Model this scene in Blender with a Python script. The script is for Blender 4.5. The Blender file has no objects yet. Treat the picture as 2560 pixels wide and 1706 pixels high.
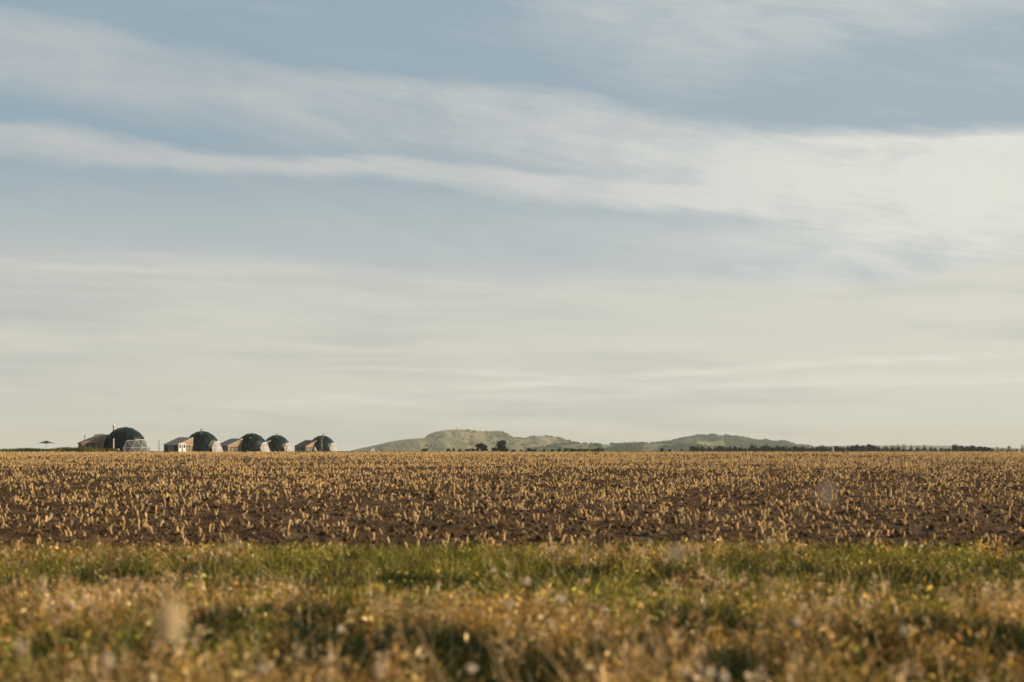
import bpy, bmesh, math, random
import numpy as np
from mathutils import Vector, Matrix

# ------------------------------------------------------------------ camera, world, sun
scn = bpy.context.scene
COL = scn.collection
R = math.radians
F = 6044.0            # focal length in photo pixels (2560 wide)
CX, HZ = 1280.0, 1118.0
CAMZ = 1.7
cam_d = bpy.data.cameras.new("camera")
cam = bpy.data.objects.new("camera", cam_d); COL.objects.link(cam)
cam_d.sensor_width = 36.0; cam_d.lens = 36.0 * F / 2560.0
cam_d.clip_start = 0.3; cam_d.clip_end = 40000
cam.location = (0, 0, CAMZ)
cam.rotation_euler = (R(90) + math.atan((HZ - 853.0) / F), 0, 0)
cam_d.dof.use_dof = True
cam_d.dof.focus_distance = 190.0
cam_d.dof.aperture_fstop = 1.8
cam_d.dof.aperture_blades = 9
scn.camera = cam

SUN_AZ, SUN_EL = 86.0, 18.5
sd = Vector((math.sin(R(SUN_AZ)) * math.cos(R(SUN_EL)), math.cos(R(SUN_AZ)) * math.cos(R(SUN_EL)), math.sin(R(SUN_EL))))
sun_d = bpy.data.lights.new("sun", 'SUN'); sun = bpy.data.objects.new("sun", sun_d); COL.objects.link(sun)
sun_d.energy = 5.0; sun_d.angle = R(0.6); sun_d.color = (1.0, 0.80, 0.52)
sun.rotation_euler = sd.to_track_quat('Z', 'Y').to_euler()
sun.location = (60, 40, 60)

scn.view_settings.view_transform = 'Standard'
scn.view_settings.look = 'None'
scn.view_settings.exposure = 0.52
scn.view_settings.gamma = 1.0
scn.cycles.volume_bounces = 0
scn.cycles.max_bounces = 8
scn.cycles.transparent_max_bounces = 24

def srgb(r, g, b):
    f = lambda c: (c / 255 / 12.92) if c / 255 <= 0.04045 else ((c / 255 + 0.055) / 1.055) ** 2.4
    return (f(r), f(g), f(b), 1.0)

class NT:
    """small helper round a node tree"""
    def __init__(s, tree): s.t = tree; s.n = tree.nodes; s.l = tree.links
    def node(s, typ, **kw):
        n = s.n.new(typ)
        for k, v in kw.items(): setattr(n, k, v)
        return n
    def put(s, sock, v):
        if hasattr(v, 'links') or isinstance(v, bpy.types.NodeSocket): s.l.new(v, sock)
        else: sock.default_value = v
    def m(s, op, a, b=0.0, c=0.0):
        n = s.node('ShaderNodeMath', operation=op)
        s.put(n.inputs[0], a); s.put(n.inputs[1], b)
        if op in ('MULTIPLY_ADD', 'COMPARE', 'WRAP'): s.put(n.inputs[2], c)
        return n.outputs[0]
    def smooth(s, v, a, b, lo=0.0, hi=1.0):
        n = s.node('ShaderNodeMapRange', interpolation_type='SMOOTHSTEP')
        s.put(n.inputs[0], v); s.put(n.inputs[1], a); s.put(n.inputs[2], b); n.inputs[3].default_value = lo; n.inputs[4].default_value = hi
        return n.outputs[0]
    def mix(s, f, a, b, mode='MIX'):
        n = s.node('ShaderNodeMix', data_type='RGBA', blend_type=mode)
        s.put(n.inputs[0], f); s.put(n.inputs[6], a); s.put(n.inputs[7], b)
        return n.outputs[2]
    def ramp(s, f, stops):
        n = s.node('ShaderNodeValToRGB')
        cr = n.color_ramp
        while len(cr.elements) < len(stops): cr.elements.new(0.5)
        for e, (p, c) in zip(cr.elements, stops): e.position = p; e.color = c
        s.put(n.inputs[0], f); return n.outputs[0]
    def curve(s, v, pts, x0, x1, y0, y1):
        """float curve through pts given in real units"""
        t = s.smoothlin(v, x0, x1)
        n = s.node('ShaderNodeFloatCurve')
        c = n.mapping.curves[0]
        P = [((x - x0) / (x1 - x0), (y - y0) / (y1 - y0)) for x, y in pts]
        while len(c.points) < len(P): c.points.new(0.5, 0.5)
        for q, (x, y) in zip(c.points, P): q.location = (x, y)
        n.mapping.extend = 'HORIZONTAL'
        n.mapping.update()
        s.put(n.inputs['Value'], t)
        return s.m('MULTIPLY_ADD', n.outputs[0], y1 - y0, y0)
    def smoothlin(s, v, a, b):
        n = s.node('ShaderNodeMapRange'); n.clamp = True
        s.put(n.inputs[0], v); n.inputs[1].default_value = a; n.inputs[2].default_value = b
        return n.outputs[0]
    def noise(s, vec, scale, detail=3.0, rough=0.5, dist=0.0):
        n = s.node('ShaderNodeTexNoise')
        s.put(n.inputs['Vector'], vec); n.inputs['Scale'].default_value = scale
        n.inputs['Detail'].default_value = detail; n.inputs['Roughness'].default_value = rough
        n.inputs['Distortion'].default_value = dist
        return n.outputs['Fac']

# ---- sky: Nishita light above, a veil of cirrus laid out in azimuth and elevation
world = bpy.data.worlds.new("World"); scn.world = world; world.use_nodes = True
w = NT(world.node_tree); w.n.clear()
sky = w.node('ShaderNodeTexSky', sky_type='NISHITA')
sky.sun_disc = False; sky.sun_elevation = R(SUN_EL); sky.sun_rotation = R(SUN_AZ)
sky.air_density = 1.0; sky.dust_density = 1.2; sky.ozone_density = 1.5
tc = w.node('ShaderNodeTexCoord'); sep = w.node('ShaderNodeSeparateXYZ')
w.l.new(tc.outputs['Generated'], sep.inputs[0])
dx, dy, dz = sep.outputs
az = w.m('ARCTAN2', dx, dy)
hyp = w.m('SQRT', w.m('ADD', w.m('MULTIPLY', dx, dx), w.m('MULTIPLY', dy, dy)))
el = w.m('ARCTAN2', dz, hyp)
A = w.m('MULTIPLY', az, 10.0)          # azimuth, tenths of a radian (-2.1 .. 2.1 across the view)
E = w.m('MULTIPLY', el, 10.0)          # elevation, tenths of a radian (0 .. 1.85)
def pa(px): return math.atan((px - CX) / F) * 10
def pe(py): return math.atan((HZ - py) / F) * 10
def cvec(sa, se, oa=0.0, tilt=0.0):
    n = w.node('ShaderNodeCombineXYZ')
    w.put(n.inputs[0], w.m('MULTIPLY_ADD', A, sa, oa))
    w.put(n.inputs[1], w.m('MULTIPLY', w.m('MULTIPLY_ADD', A, tilt, E), se))
    n.inputs[2].default_value = oa * 0.7
    return n.outputs[0]
def cn(sa, se, oa, tilt, det=4.0, ro=0.55, dist=0.0):
    return w.m('SUBTRACT', w.noise(cvec(sa, se, oa, tilt), 1.0, det, ro, dist), 0.5)
warp = w.m('MULTIPLY', cn(1.1, 5.0, 3.1, 0.15, 5), 0.16)
warp2 = w.m('MULTIPLY', cn(5.0, 14.0, 7.7, 0.2, 5, 0.6), 0.05)
EW = w.m('ADD', E, w.m('ADD', warp, warp2))
def edge(pts):      # pts in photo pixels -> curve value elevation for azimuth
    P = [(pa(x * 1.088), pe(y * 1.088)) for x, y in pts]
    return w.curve(A, P, -2.6, 2.6, -0.2, 2.2)
def above(ecurve, a, b):   # 0 below the edge, 1 above it
    d = w.m('SUBTRACT', EW, ecurve)
    return w.smooth(d, a, b)
def inv(x): return w.m('SUBTRACT', 1.0, x)
def mul(*xs):
    r = xs[0]
    for x in xs[1:]: r = w.m('MULTIPLY', r, x)
    return r
fib = cn(1.6, 11.0, 1.3, 0.17, 6, 0.6, 0.3)        # fibrous streaks along the bands
fib2 = cn(3.0, 34.0, 9.3, 0.14, 6, 0.65, 0.4)
fibh = cn(0.9, 13.0, 31.3, 0.015, 6, 0.6, 0.3)
fib3 = cn(7.0, 26.0, 19.3, 0.22, 6, 0.7, 0.8)
puff = cn(2.2, 6.0, 5.3, 0.12, 5, 0.55, 0.5)
blob = cn(0.9, 2.2, 12.4, 0.0, 2)
rightness = w.smooth(A, -1.6, 2.3)
# band one, broad
up1 = edge([(-300, 10), (0, 38), (200, 62), (400, 108), (700, 150), (1000, 172), (1300, 205), (1500, 245), (1800, 282), (2100, 300), (2353, 304), (2700, 306)])
lo1 = edge([(-300, 205), (0, 222), (250, 258), (520, 288), (800, 335), (1050, 360), (1250, 385), (1450, 430), (1700, 480), (2000, 520), (2353, 560), (2700, 600)])
b1 = mul(inv(above(up1, -0.07, 0.03)), above(lo1, -0.10, 0.10))
# band two, thin
up2 = edge([(-300, 290), (0, 302), (150, 305), (300, 325), (450, 345), (700, 360), (950, 372), (1200, 388), (1500, 410), (2000, 440), (2353, 450), (2700, 455)])
lo2 = edge([(-300, 340), (0, 355), (250, 380), (500, 398), (800, 412), (1000, 424), (1200, 448), (1400, 478), (1700, 494), (2000, 520), (2353, 560), (2700, 600)])
b2 = mul(inv(above(up2, -0.03, 0.03)), above(lo2, -0.035, 0.045))
# low deck
up3 = edge([(-300, 570), (0, 578), (300, 584), (600, 604), (900, 634), (1200, 640), (1500, 642), (1800, 650), (2100, 640), (2353, 600), (2700, 560)])
b3 = inv(above(up3, -0.30, 0.10))
b3s = inv(above(up3, -0.05, 0.05))
# upper right veil, upper left veil
v4 = edge([(-300, -200), (900, -120), (1100, -20), (1300, 160), (1500, 215), (1800, 190), (2050, 110), (2353, 60), (2700, 20)])
b4 = mul(above(v4, -0.10, 0.25), w.smooth(A, pa(1050), pa(1700)))
v5 = edge([(-300, 560), (300, 560), (700, 500), (1100, 490), (1500, 500), (2000, 520), (2700, 560)])
b5 = mul(inv(above(v5, -0.1, 0.35)), inv(above(lo2, -0.1, 0.1)))
mask = w.m('MAXIMUM', w.m('MULTIPLY', b1, w.m('MULTIPLY_ADD', puff, 1.1, w.m('MULTIPLY_ADD', rightness, 0.30, 0.72))),
           w.m('MULTIPLY', b2, w.m('MULTIPLY_ADD', puff, 0.6, 1.05)))
mask = w.m('ADD', mask, mul(b4, w.m('MULTIPLY_ADD', puff, 0.8, 0.48)))
mask = w.m('ADD', mask, w.m('MULTIPLY', b5, w.m('MULTIPLY_ADD', puff, 0.5, 0.20)))
mask = w.m('ADD', mask, w.m('ADD', w.m('MULTIPLY', fib, 0.5), w.m('ADD', w.m('MULTIPLY', fib2, 0.30), w.m('MULTIPLY', fib3, 0.10))))
glow = mul(w.smooth(A, pa(1300), pa(2600)), w.smooth(E, pe(760), pe(560)), inv(w.smooth(E, pe(330 * 1.088), pe(310 * 1.088))))
mask = w.m('ADD', mask, w.m('MULTIPLY', glow, 0.16))
rlow = mul(w.smooth(A, pa(1350), pa(2450)), w.smooth(E, pe(500), pe(590)))
mask = w.m('ADD', mask, w.m('MULTIPLY', rlow, w.m('MULTIPLY_ADD', puff, 0.8, 0.62)))
mask = w.m('ADD', mask, w.m('MULTIPLY', w.m('MAXIMUM', b1, b2), -0.10))
mn = w.node('ShaderNodeClamp'); w.put(mn.inputs[0], mask); mask = mn.outputs[0]
blue = w.mix(w.smooth(E, pe(760), pe(300)), srgb(189, 197, 197), srgb(150, 171, 184))
blue = w.mix(w.m('MULTIPLY', rightness, 0.60), blue, srgb(174, 187, 195))
cloud = w.mix(rightness, srgb(191, 195, 196), srgb(225, 225, 219))
cloud = w.mix(w.m('MULTIPLY', glow, 0.7), cloud, srgb(231, 231, 219))
tex = w.m('ADD', w.m('MULTIPLY', puff, 0.9), w.m('ADD', w.m('MULTIPLY', fib3, 0.25), w.m('MULTIPLY', fib2, 0.5)))
cloud = w.mix(w.smooth(tex, 0.10, -0.35, 0.0, 0.55), cloud, srgb(186, 192, 195))
upper = w.mix(mask, blue, cloud)
# lower sky: veil turning to beige towards the horizon, with thin streaks
low = w.mix(w.smooth(E, pe(1110), pe(680)), srgb(211, 208, 195), srgb(207, 207, 198))
low = w.mix(mul(rightness, 0.75), low, srgb(224, 221, 207))
s1 = edge([(-300, 1000), (300, 950), (800, 910), (1300, 878), (1700, 850), (2000, 830), (2353, 816), (2700, 806)])
s2 = edge([(-300, 830), (300, 836), (700, 840), (1100, 858), (1350, 872), (1700, 885), (2353, 880), (2700, 876)])
s3 = edge([(-300, 1010), (300, 962), (700, 930), (1200, 915), (1600, 895), (2000, 870), (2353, 872), (2700, 872)])
def streak(c, wid):
    d = w.m('ABSOLUTE', w.m('SUBTRACT', w.m('ADD', E, w.m('MULTIPLY', warp2, 0.8)), c))
    return inv(w.smooth(d, 0.0, wid))
st = w.m('ADD', w.m('ADD', streak(s1, 0.03), w.m('MULTIPLY', streak(s2, 0.02), 0.8)), w.m('MULTIPLY', streak(s3, 0.035), 0.8))
st = mul(st, w.smooth(A, pa(250), pa(1500)))
st = w.m('ADD', w.m('MULTIPLY', st, w.m('MULTIPLY_ADD', fib2, 1.3, 0.6)), w.m('ADD', w.m('MULTIPLY', fibh, 1.0), w.m('MULTIPLY', fib2, 0.4)))
sc_ = w.node('ShaderNodeClamp'); w.put(sc_.inputs[0], w.m('MULTIPLY', st, 1.35))
low = w.mix(sc_.outputs[0], low, srgb(229, 226, 214))
lowd = w.node('ShaderNodeClamp'); w.put(lowd.inputs[0], w.m('ADD', w.m('MULTIPLY', w.m('ADD', w.m('MULTIPLY', fibh, 1.4), w.m('MULTIPLY', blob, 0.8)), -2.2), mul(w.smooth(A, pa(1200), pa(-200)), 0.45, w.smooth(E, pe(950), pe(760)))))
low = w.mix(w.m('MULTIPLY', lowd.outputs[0], 0.75), low, srgb(184, 190, 188))
veil = w.mix(w.m('MAXIMUM', b3, w.m('MULTIPLY', b3s, 0.85)), upper, low)
# the veil only covers the lower sky; the Nishita sky stands above it
cover = w.smooth(E, 7.0, 2.4)
nish = w.mix(1.0, sky.outputs[0], (0.065, 0.062, 0.058, 1), 'MULTIPLY')
col = w.mix(w.m('MULTIPLY_ADD', cover, 0.94, 0.0), nish, veil)
bg = w.node('ShaderNodeBackground'); w.put(bg.inputs[0], col); bg.inputs[1].default_value = 0.705
out = w.node('ShaderNodeOutputWorld'); w.l.new(bg.outputs[0], out.inputs[0])

# ------------------------------------------------------------------ helpers
rng = np.random.default_rng(11); random.seed(5)
GP = [(-400, -1.7), (0, -1.7), (22, -1.70), (28, -1.84), (33, -1.86), (39, -1.68), (43, -1.62), (87, -1.18), (130, -0.80), (160, -0.58), (185, -0.47),
      (203, -0.50), (260, -0.86), (340, -1.2), (440, -1.3), (800, -1.3), (1300, -4.5), (3500, -20), (7000, -30), (16000, -60)]
GX = np.array([p[0] for p in GP], float); GY = np.array([p[1] for p in GP], float)
def gz(y):
    y = np.asarray(y, float); r = np.zeros_like(y)
    for e in np.linspace(-0.045, 0.045, 7): r += np.interp(y + np.abs(y) * e, GX, GY)
    return r / 7 + CAMZ
def gz1(y): return float(gz(np.array([y]))[0])
def X(px, d): return (px - CX) / F * d
def Z(py, d): return CAMZ + (HZ - py) / F * d

def lattice(seed): return np.random.default_rng(seed).random((256, 256))
def vnoise(x, y, seed=0):
    L = lattice(seed); xi = np.floor(x).astype(int); yi = np.floor(y).astype(int)
    fx = x - xi; fy = y - yi; fx = fx * fx * (3 - 2 * fx); fy = fy * fy * (3 - 2 * fy)
    a = L[xi & 255, yi & 255]; b = L[(xi + 1) & 255, yi & 255]; c = L[xi & 255, (yi + 1) & 255]; d = L[(xi + 1) & 255, (yi + 1) & 255]
    return (a * (1 - fx) + b * fx) * (1 - fy) + (c * (1 - fx) + d * fx) * fy
def fbm(x, y, seed=0, oct=4):
    r = 0; amp = 0.5; t = 0
    for i in range(oct):
        r = r + amp * vnoise(x * 2 ** i + 17 * i, y * 2 ** i + 9 * i, seed + i); t += amp; amp *= 0.5
    return r / t

def add_mesh(name, V, Fc, mat, parent=None, col=None, smooth=False, loops=None):
    """V (n,3) array, Fc (m,k) array or list of tuples -> one linked mesh object; col per vertex RGB"""
    me = bpy.data.meshes.new(name)
    if isinstance(Fc, np.ndarray):
        V = np.asarray(V, np.float32); m, k = Fc.shape
        me.vertices.add(len(V)); me.vertices.foreach_set('co', V.ravel())
        me.loops.add(m * k); me.loops.foreach_set('vertex_index', Fc.astype(np.int32).ravel())
        me.polygons.add(m); me.polygons.foreach_set('loop_start', np.arange(0, m * k, k, dtype=np.int32))
        me.update(calc_edges=True)
    else:
        me.from_pydata([tuple(v) for v in V], [], [tuple(f) for f in Fc]); me.update()
    if smooth: me.polygons.foreach_set('use_smooth', np.ones(len(me.polygons), bool))
    if col is not None:
        at = me.color_attributes.new('tint', 'FLOAT_COLOR', 'POINT')
        c = np.ones((len(me.vertices), 4), np.float32); c[:, :3] = col
        at.data.foreach_set('color', c.ravel())
    if mat: me.materials.append(mat)
    o = bpy.data.objects.new(name, me); COL.objects.link(o)
    if parent: o.parent = parent
    return o
def empty(name, loc, rz=0):
    o = bpy.data.objects.new(name, None); COL.objects.link(o); o.location = loc; o.rotation_euler = (0, 0, rz); o.empty_display_size = 0.3
    return o
def tag(o, label=None, cat=None, group=None, kind=None):
    if label: o['label'] = label
    if cat: o['category'] = cat
    if group: o['group'] = group
    if kind: o['kind'] = kind
    return o
def copy_tree(o, parent=None):
    c = o.copy(); COL.objects.link(c)
    if parent: c.parent = parent
    for ch in list(o.children): copy_tree(ch, c)
    return c

class MB:
    """collects shapes into one mesh"""
    def __init__(s): s.v = []; s.f = []
    def add(s, V, Fc):
        b = len(s.v); s.v += [tuple(v) for v in V]; s.f += [tuple(b + i for i in f) for f in Fc]; return s
    def box(s, x0, x1, y0, y1, z0, z1):
        return s.add([(x0, y0, z0), (x1, y0, z0), (x1, y1, z0), (x0, y1, z0), (x0, y0, z1), (x1, y0, z1), (x1, y1, z1), (x0, y1, z1)],
                     [(0, 3, 2, 1), (4, 5, 6, 7), (0, 1, 5, 4), (1, 2, 6, 5), (2, 3, 7, 6), (3, 0, 4, 7)])
    def prism(s, P, y0, y1):     # polygon in xz swept along y
        n = len(P)
        V = [(x, y0, z) for x, z in P] + [(x, y1, z) for x, z in P]
        Fc = [tuple(range(n)), tuple(range(2 * n - 1, n - 1, -1))] + [(i, i + n, (i + 1) % n + n, (i + 1) % n) for i in range(n)]
        return s.add(V, Fc)
    def tube(s, P, r, n=8, cap=True):
        P = [Vector(p) for p in P]; rs = r if isinstance(r, (list, tuple)) else [r] * len(P)
        V = []; Fc = []
        for i, p in enumerate(P):
            t = (P[min(i + 1, len(P) - 1)] - P[max(i - 1, 0)]).normalized()
            a = Vector((0, 0, 1)) if abs(t.z) < 0.9 else Vector((1, 0, 0))
            u = t.cross(a).normalized(); q = t.cross(u)
            for k in range(n):
                an = 2 * math.pi * k / n; V.append(p + (u * math.cos(an) + q * math.sin(an)) * rs[i])
        for i in range(len(P) - 1):
            for k in range(n): Fc.append((i * n + k, i * n + (k + 1) % n, (i + 1) * n + (k + 1) % n, (i + 1) * n + k))
        if cap: Fc.append(tuple(range(n - 1, -1, -1))); Fc.append(tuple((len(P) - 1) * n + k for k in range(n)))
        return s.add(V, Fc)
    def lathe(s, prof, cx=0, cy=0, n=16):
        V = []; Fc = []
        for r, z in prof:
            for k in range(n):
                an = 2 * math.pi * k / n; V.append((cx + r * math.cos(an), cy + r * math.sin(an), z))
        for i in range(len(prof) - 1):
            for k in range(n): Fc.append((i * n + k, i * n + (k + 1) % n, (i + 1) * n + (k + 1) % n, (i + 1) * n + k))
        Fc.append(tuple(range(n - 1, -1, -1))); Fc.append(tuple((len(prof) - 1) * n + k for k in range(n)))
        return s.add(V, Fc)
    def build(s, name, mat, parent=None, smooth=False): return add_mesh(name, s.v, s.f, mat, parent, smooth=smooth)

# ------------------------------------------------------------------ materials
def mat(name, base, rough=0.8, metal=0.0, var=0.25, scale=3.0, bump=0.0, bscale=20.0, spec=0.3):
    m = bpy.data.materials.new(name); m.use_nodes = True; t = NT(m.node_tree); p = t.n['Principled BSDF']
    c = t.node('ShaderNodeTexCoord').outputs['Object']
    nz = t.noise(c, scale, 4.0, 0.6)
    b = base if len(base) == 4 else (*base, 1)
    dark = tuple(x * (1 - var) for x in b[:3]) + (1,); lite = tuple(min(1, x * (1 + var)) for x in b[:3]) + (1,)
    t.put(p.inputs['Base Color'], t.ramp(nz, [(0.3, dark), (0.7, lite)]))
    p.inputs['Roughness'].default_value = rough; p.inputs['Metallic'].default_value = metal; p.inputs['Specular IOR Level'].default_value = spec
    if bump:
        bn = t.node('ShaderNodeBump'); bn.inputs['Strength'].default_value = bump; bn.inputs['Distance'].default_value = 0.05
        t.put(bn.inputs['Height'], t.noise(c, bscale, 4.0, 0.6)); t.l.new(bn.outputs[0], p.inputs['Normal'])
    return m
def leafy(name, trans=0.45, rough=0.7, satur=1.0, attr=True, base=(0.1, 0.12, 0.04), var=0.35, scale=1.0, tmul=(1.08, 1.03, 0.68), gloss=0.02):
    """thin leaf: diffuse with light passing through; tint from the mesh's own blade colours"""
    m = bpy.data.materials.new(name); m.use_nodes = True; t = NT(m.node_tree); t.n.clear()
    if attr:
        c = t.node('ShaderNodeVertexColor', layer_name='tint').outputs[0]
    else:
        g = t.node('ShaderNodeTexCoord').outputs['Object']
        dk = tuple(x * (1 - var) for x in base) + (1,); lt = tuple(x * (1 + var) for x in base) + (1,)
        c = t.ramp(t.noise(g, scale, 3.0), [(0.35, dk), (0.65, lt)])
    d = t.node('ShaderNodeBsdfDiffuse'); t.put(d.inputs[0], c)
    tr = t.node('ShaderNodeBsdfTranslucent'); t.put(tr.inputs[0], t.mix(1.0, c, (*tmul, 1), 'MULTIPLY'))
    mx = t.node('ShaderNodeMixShader'); mx.inputs[0].default_value = trans
    t.l.new(d.outputs[0], mx.inputs[1]); t.l.new(tr.outputs[0], mx.inputs[2])
    gl = t.node('ShaderNodeBsdfGlossy'); gl.inputs[1].default_value = 0.45; gl.inputs[0].default_value = (1, 1, 1, 1)
    m2 = t.node('ShaderNodeMixShader'); m2.inputs[0].default_value = gloss
    t.l.new(mx.outputs[0], m2.inputs[1]); t.l.new(gl.outputs[0], m2.inputs[2])
    o = t.node('ShaderNodeOutputMaterial'); t.l.new(m2.outputs[0], o.inputs[0])
    return m

M = {}
M['straw'] = leafy('straw_stub', 0.25, attr=True)
M['grass'] = leafy('grass_blades', 0.42)
M['head'] = leafy('seed_fluff', 0.5, tmul=(1.0, 0.95, 0.85))
M['steel'] = mat('flue_steel', (0.10, 0.085, 0.08), 0.38, 0.7, 0.15)
M['steel_light'] = mat('bright_steel', (0.62, 0.60, 0.57), 0.35, 0.7, 0.1)
M['white'] = mat('white_paint', (0.80, 0.78, 0.74), 0.5, 0, 0.06)
M['frame_shaded'] = mat('shaded_white_poles', (0.50, 0.50, 0.50), 0.5, 0, 0.06)  # white poles painted greyer to stand in for shade on the bay
M['white_wood'] = mat('pale_timber', (0.74, 0.60, 0.46), 0.7, 0, 0.15)
M['orange_wood'] = mat('new_timber', (0.50, 0.29, 0.14), 0.7, 0, 0.2)
M['red'] = mat('rust_red_paint', (0.26, 0.06, 0.045), 0.6, 0, 0.2)
M['dark'] = mat('dark_frame', (0.012, 0.014, 0.015), 0.45, 0, 0.1)
M['roof'] = mat('grey_roof_felt', (0.52, 0.44, 0.34), 0.9, 0, 0.2, 1.5, 0.3, 20, 0.05)
M['roof_brown'] = mat('brown_roof_felt', (0.32, 0.23, 0.17), 0.9, 0, 0.2, 1.5, 0.3, 20, 0.05)
M['canvas'] = mat('dark_green_canvas', (0.0008, 0.0105, 0.0085), 0.46, 0, 0.10, 0.6, 0.05, 1.2, 0.28)
_p = M['canvas'].node_tree.nodes['Principled BSDF']; _p.inputs['Sheen Weight'].default_value = 0.16; _p.inputs['Sheen Tint'].default_value = (0.45, 0.75, 0.62, 1); _p.inputs['Sheen Roughness'].default_value = 0.4
M['seam'] = mat('canvas_seam', (0.002, 0.015, 0.012), 0.6, 0, 0.1)
M['deck'] = mat('deck_boards', (0.30, 0.22, 0.14), 0.8, 0, 0.2, 5)
M['trunk'] = mat('bark', (0.10, 0.075, 0.05), 0.9, 0, 0.3, 4, 0.4)
M['stone'] = mat('monument_stone', (0.28, 0.26, 0.23), 0.85)
M['gull'] = mat('gull_feathers', (0.42, 0.42, 0.42), 0.8)

def boards_mat(name, c0, c1, pitch=0.17):
    m = bpy.data.materials.new(name); m.use_nodes = True; t = NT(m.node_tree); p = t.n['Principled BSDF']
    g = t.node('ShaderNodeTexCoord').outputs['Object']
    s = t.node('ShaderNodeSeparateXYZ'); t.l.new(g, s.inputs[0])
    zz = t.m('DIVIDE', s.outputs[2], pitch)
    fr = t.m('FRACT', zz); idx = t.m('FLOOR', zz)
    cb = t.node('ShaderNodeCombineXYZ'); t.put(cb.inputs[0], t.m('MULTIPLY', s.outputs[0], 0.35)); t.put(cb.inputs[1], t.m('MULTIPLY', s.outputs[1], 0.35)); t.put(cb.inputs[2], t.m('MULTIPLY', idx, 3.17))
    n1 = t.noise(cb.outputs[0], 1.5, 3.0)
    colr = t.ramp(n1, [(0.25, (*c0, 1)), (0.75, (*c1, 1))])
    gap = t.smooth(fr, 0.90, 0.97)
    colr = t.mix(gap, colr, (0.02, 0.013, 0.01, 1))
    t.put(p.inputs['Base Color'], colr); p.inputs['Roughness'].default_value = 0.75; p.inputs['Specular IOR Level'].default_value = 0.25
    bn = t.node('ShaderNodeBump'); bn.inputs['Strength'].default_value = 0.6; bn.inputs['Distance'].default_value = 0.03
    t.put(bn.inputs['Height'], t.smooth(fr, 1.0, 0.0)); t.l.new(bn.outputs[0], p.inputs['Normal'])
    return m
M['boards'] = boards_mat('timber_cladding', (0.24, 0.155, 0.105), (0.42, 0.285, 0.20), 0.30)

def film_mat(name, milk, tint=(0.9, 0.92, 0.94)):
    m = bpy.data.materials.new(name); m.use_nodes = True; t = NT(m.node_tree); t.n.clear()
    tr = t.node('ShaderNodeBsdfTransparent'); tr.inputs[0].default_value = (0.86, 0.88, 0.88, 1)
    df = t.node('ShaderNodeBsdfTranslucent'); df.inputs[0].default_value = (0.8, 0.8, 0.78, 1)
    d2 = t.node('ShaderNodeBsdfDiffuse'); d2.inputs[0].default_value = (0.8, 0.8, 0.8, 1)
    gl = t.node('ShaderNodeBsdfGlossy'); gl.inputs[1].default_value = 0.12
    a = t.node('ShaderNodeMixShader'); a.inputs[0].default_value = 0.5; t.l.new(df.outputs[0], a.inputs[1]); t.l.new(d2.outputs[0], a.inputs[2])
    b = t.node('ShaderNodeMixShader'); b.inputs[0].default_value = milk; t.l.new(tr.outputs[0], b.inputs[1]); t.l.new(a.outputs[0], b.inputs[2])
    c = t.node('ShaderNodeMixShader'); fr = t.node('ShaderNodeFresnel'); fr.inputs[0].default_value = 1.45
    t.put(c.inputs[0], t.m('MULTIPLY_ADD', fr.outputs[0], 0.8, 0.03)); t.l.new(b.outputs[0], c.inputs[1]); t.l.new(gl.outputs[0], c.inputs[2])
    o = t.node('ShaderNodeOutputMaterial'); t.l.new(c.outputs[0], o.inputs[0]); return m
M['film'] = film_mat('clear_sheet', 0.20)
M['film_milky'] = film_mat('milky_sheet', 0.68)
m = bpy.data.materials.new('window_glass'); m.use_nodes = True; p = m.node_tree.nodes['Principled BSDF']
t = NT(m.node_tree); t.put(p.inputs['Base Color'], t.ramp(t.noise(t.node('ShaderNodeTexCoord').outputs['Object'], 1.2), [(0.3, (0.03, 0.04, 0.04, 1)), (0.7, (0.07, 0.08, 0.075, 1))]))
p.inputs['Roughness'].default_value = 0.08; p.inputs['Specular IOR Level'].default_value = 0.9
M['glass'] = m
m = bpy.data.materials.new('curtained_glass'); m.use_nodes = True; p = m.node_tree.nodes['Principled BSDF']
t = NT(m.node_tree); t.put(p.inputs['Base Color'], t.ramp(t.noise(t.node('ShaderNodeTexCoord').outputs['Object'], 1.2), [(0.3, (0.16, 0.18, 0.15, 1)), (0.7, (0.24, 0.26, 0.22, 1))]))
p.inputs['Roughness'].default_value = 0.1; p.inputs['Specular IOR Level'].default_value = 0.8
M['glass_pale'] = m

# ground
m = bpy.data.materials.new('turf_ground'); m.use_nodes = True; t = NT(m.node_tree); p = t.n['Principled BSDF']
g = t.node('ShaderNodeTexCoord').outputs['Object']
c = t.ramp(t.noise(g, 0.9, 5.0, 0.6), [(0.3, (0.030, 0.032, 0.012, 1)), (0.5, (0.055, 0.050, 0.022, 1)), (0.7, (0.095, 0.075, 0.040, 1))])
t.put(p.inputs['Base Color'], c); p.inputs['Roughness'].default_value = 0.95; p.inputs['Specular IOR Level'].default_value = 0.1
M['ground'] = m
m = bpy.data.materials.new('field_soil'); m.use_nodes = True; t = NT(m.node_tree); p = t.n['Principled BSDF']
g = t.node('ShaderNodeTexCoord').outputs['Object']
c = t.ramp(t.noise(g, 2.2, 6.0, 0.7), [(0.3, (0.045, 0.027, 0.014, 1)), (0.5, (0.092, 0.057, 0.032, 1)), (0.68, (0.19, 0.13, 0.08, 1))])
c = t.mix(t.smooth(t.noise(g, 14.0, 3.0, 0.6), 0.60, 0.72), c, (0.24, 0.165, 0.095, 1))
t.put(p.inputs['Base Color'], c); p.inputs['Roughness'].default_value = 0.95; p.inputs['Specular IOR Level'].default_value = 0.1
bn = t.node('ShaderNodeBump'); bn.inputs['Strength'].default_value = 0.8; bn.inputs['Distance'].default_value = 0.06
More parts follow.
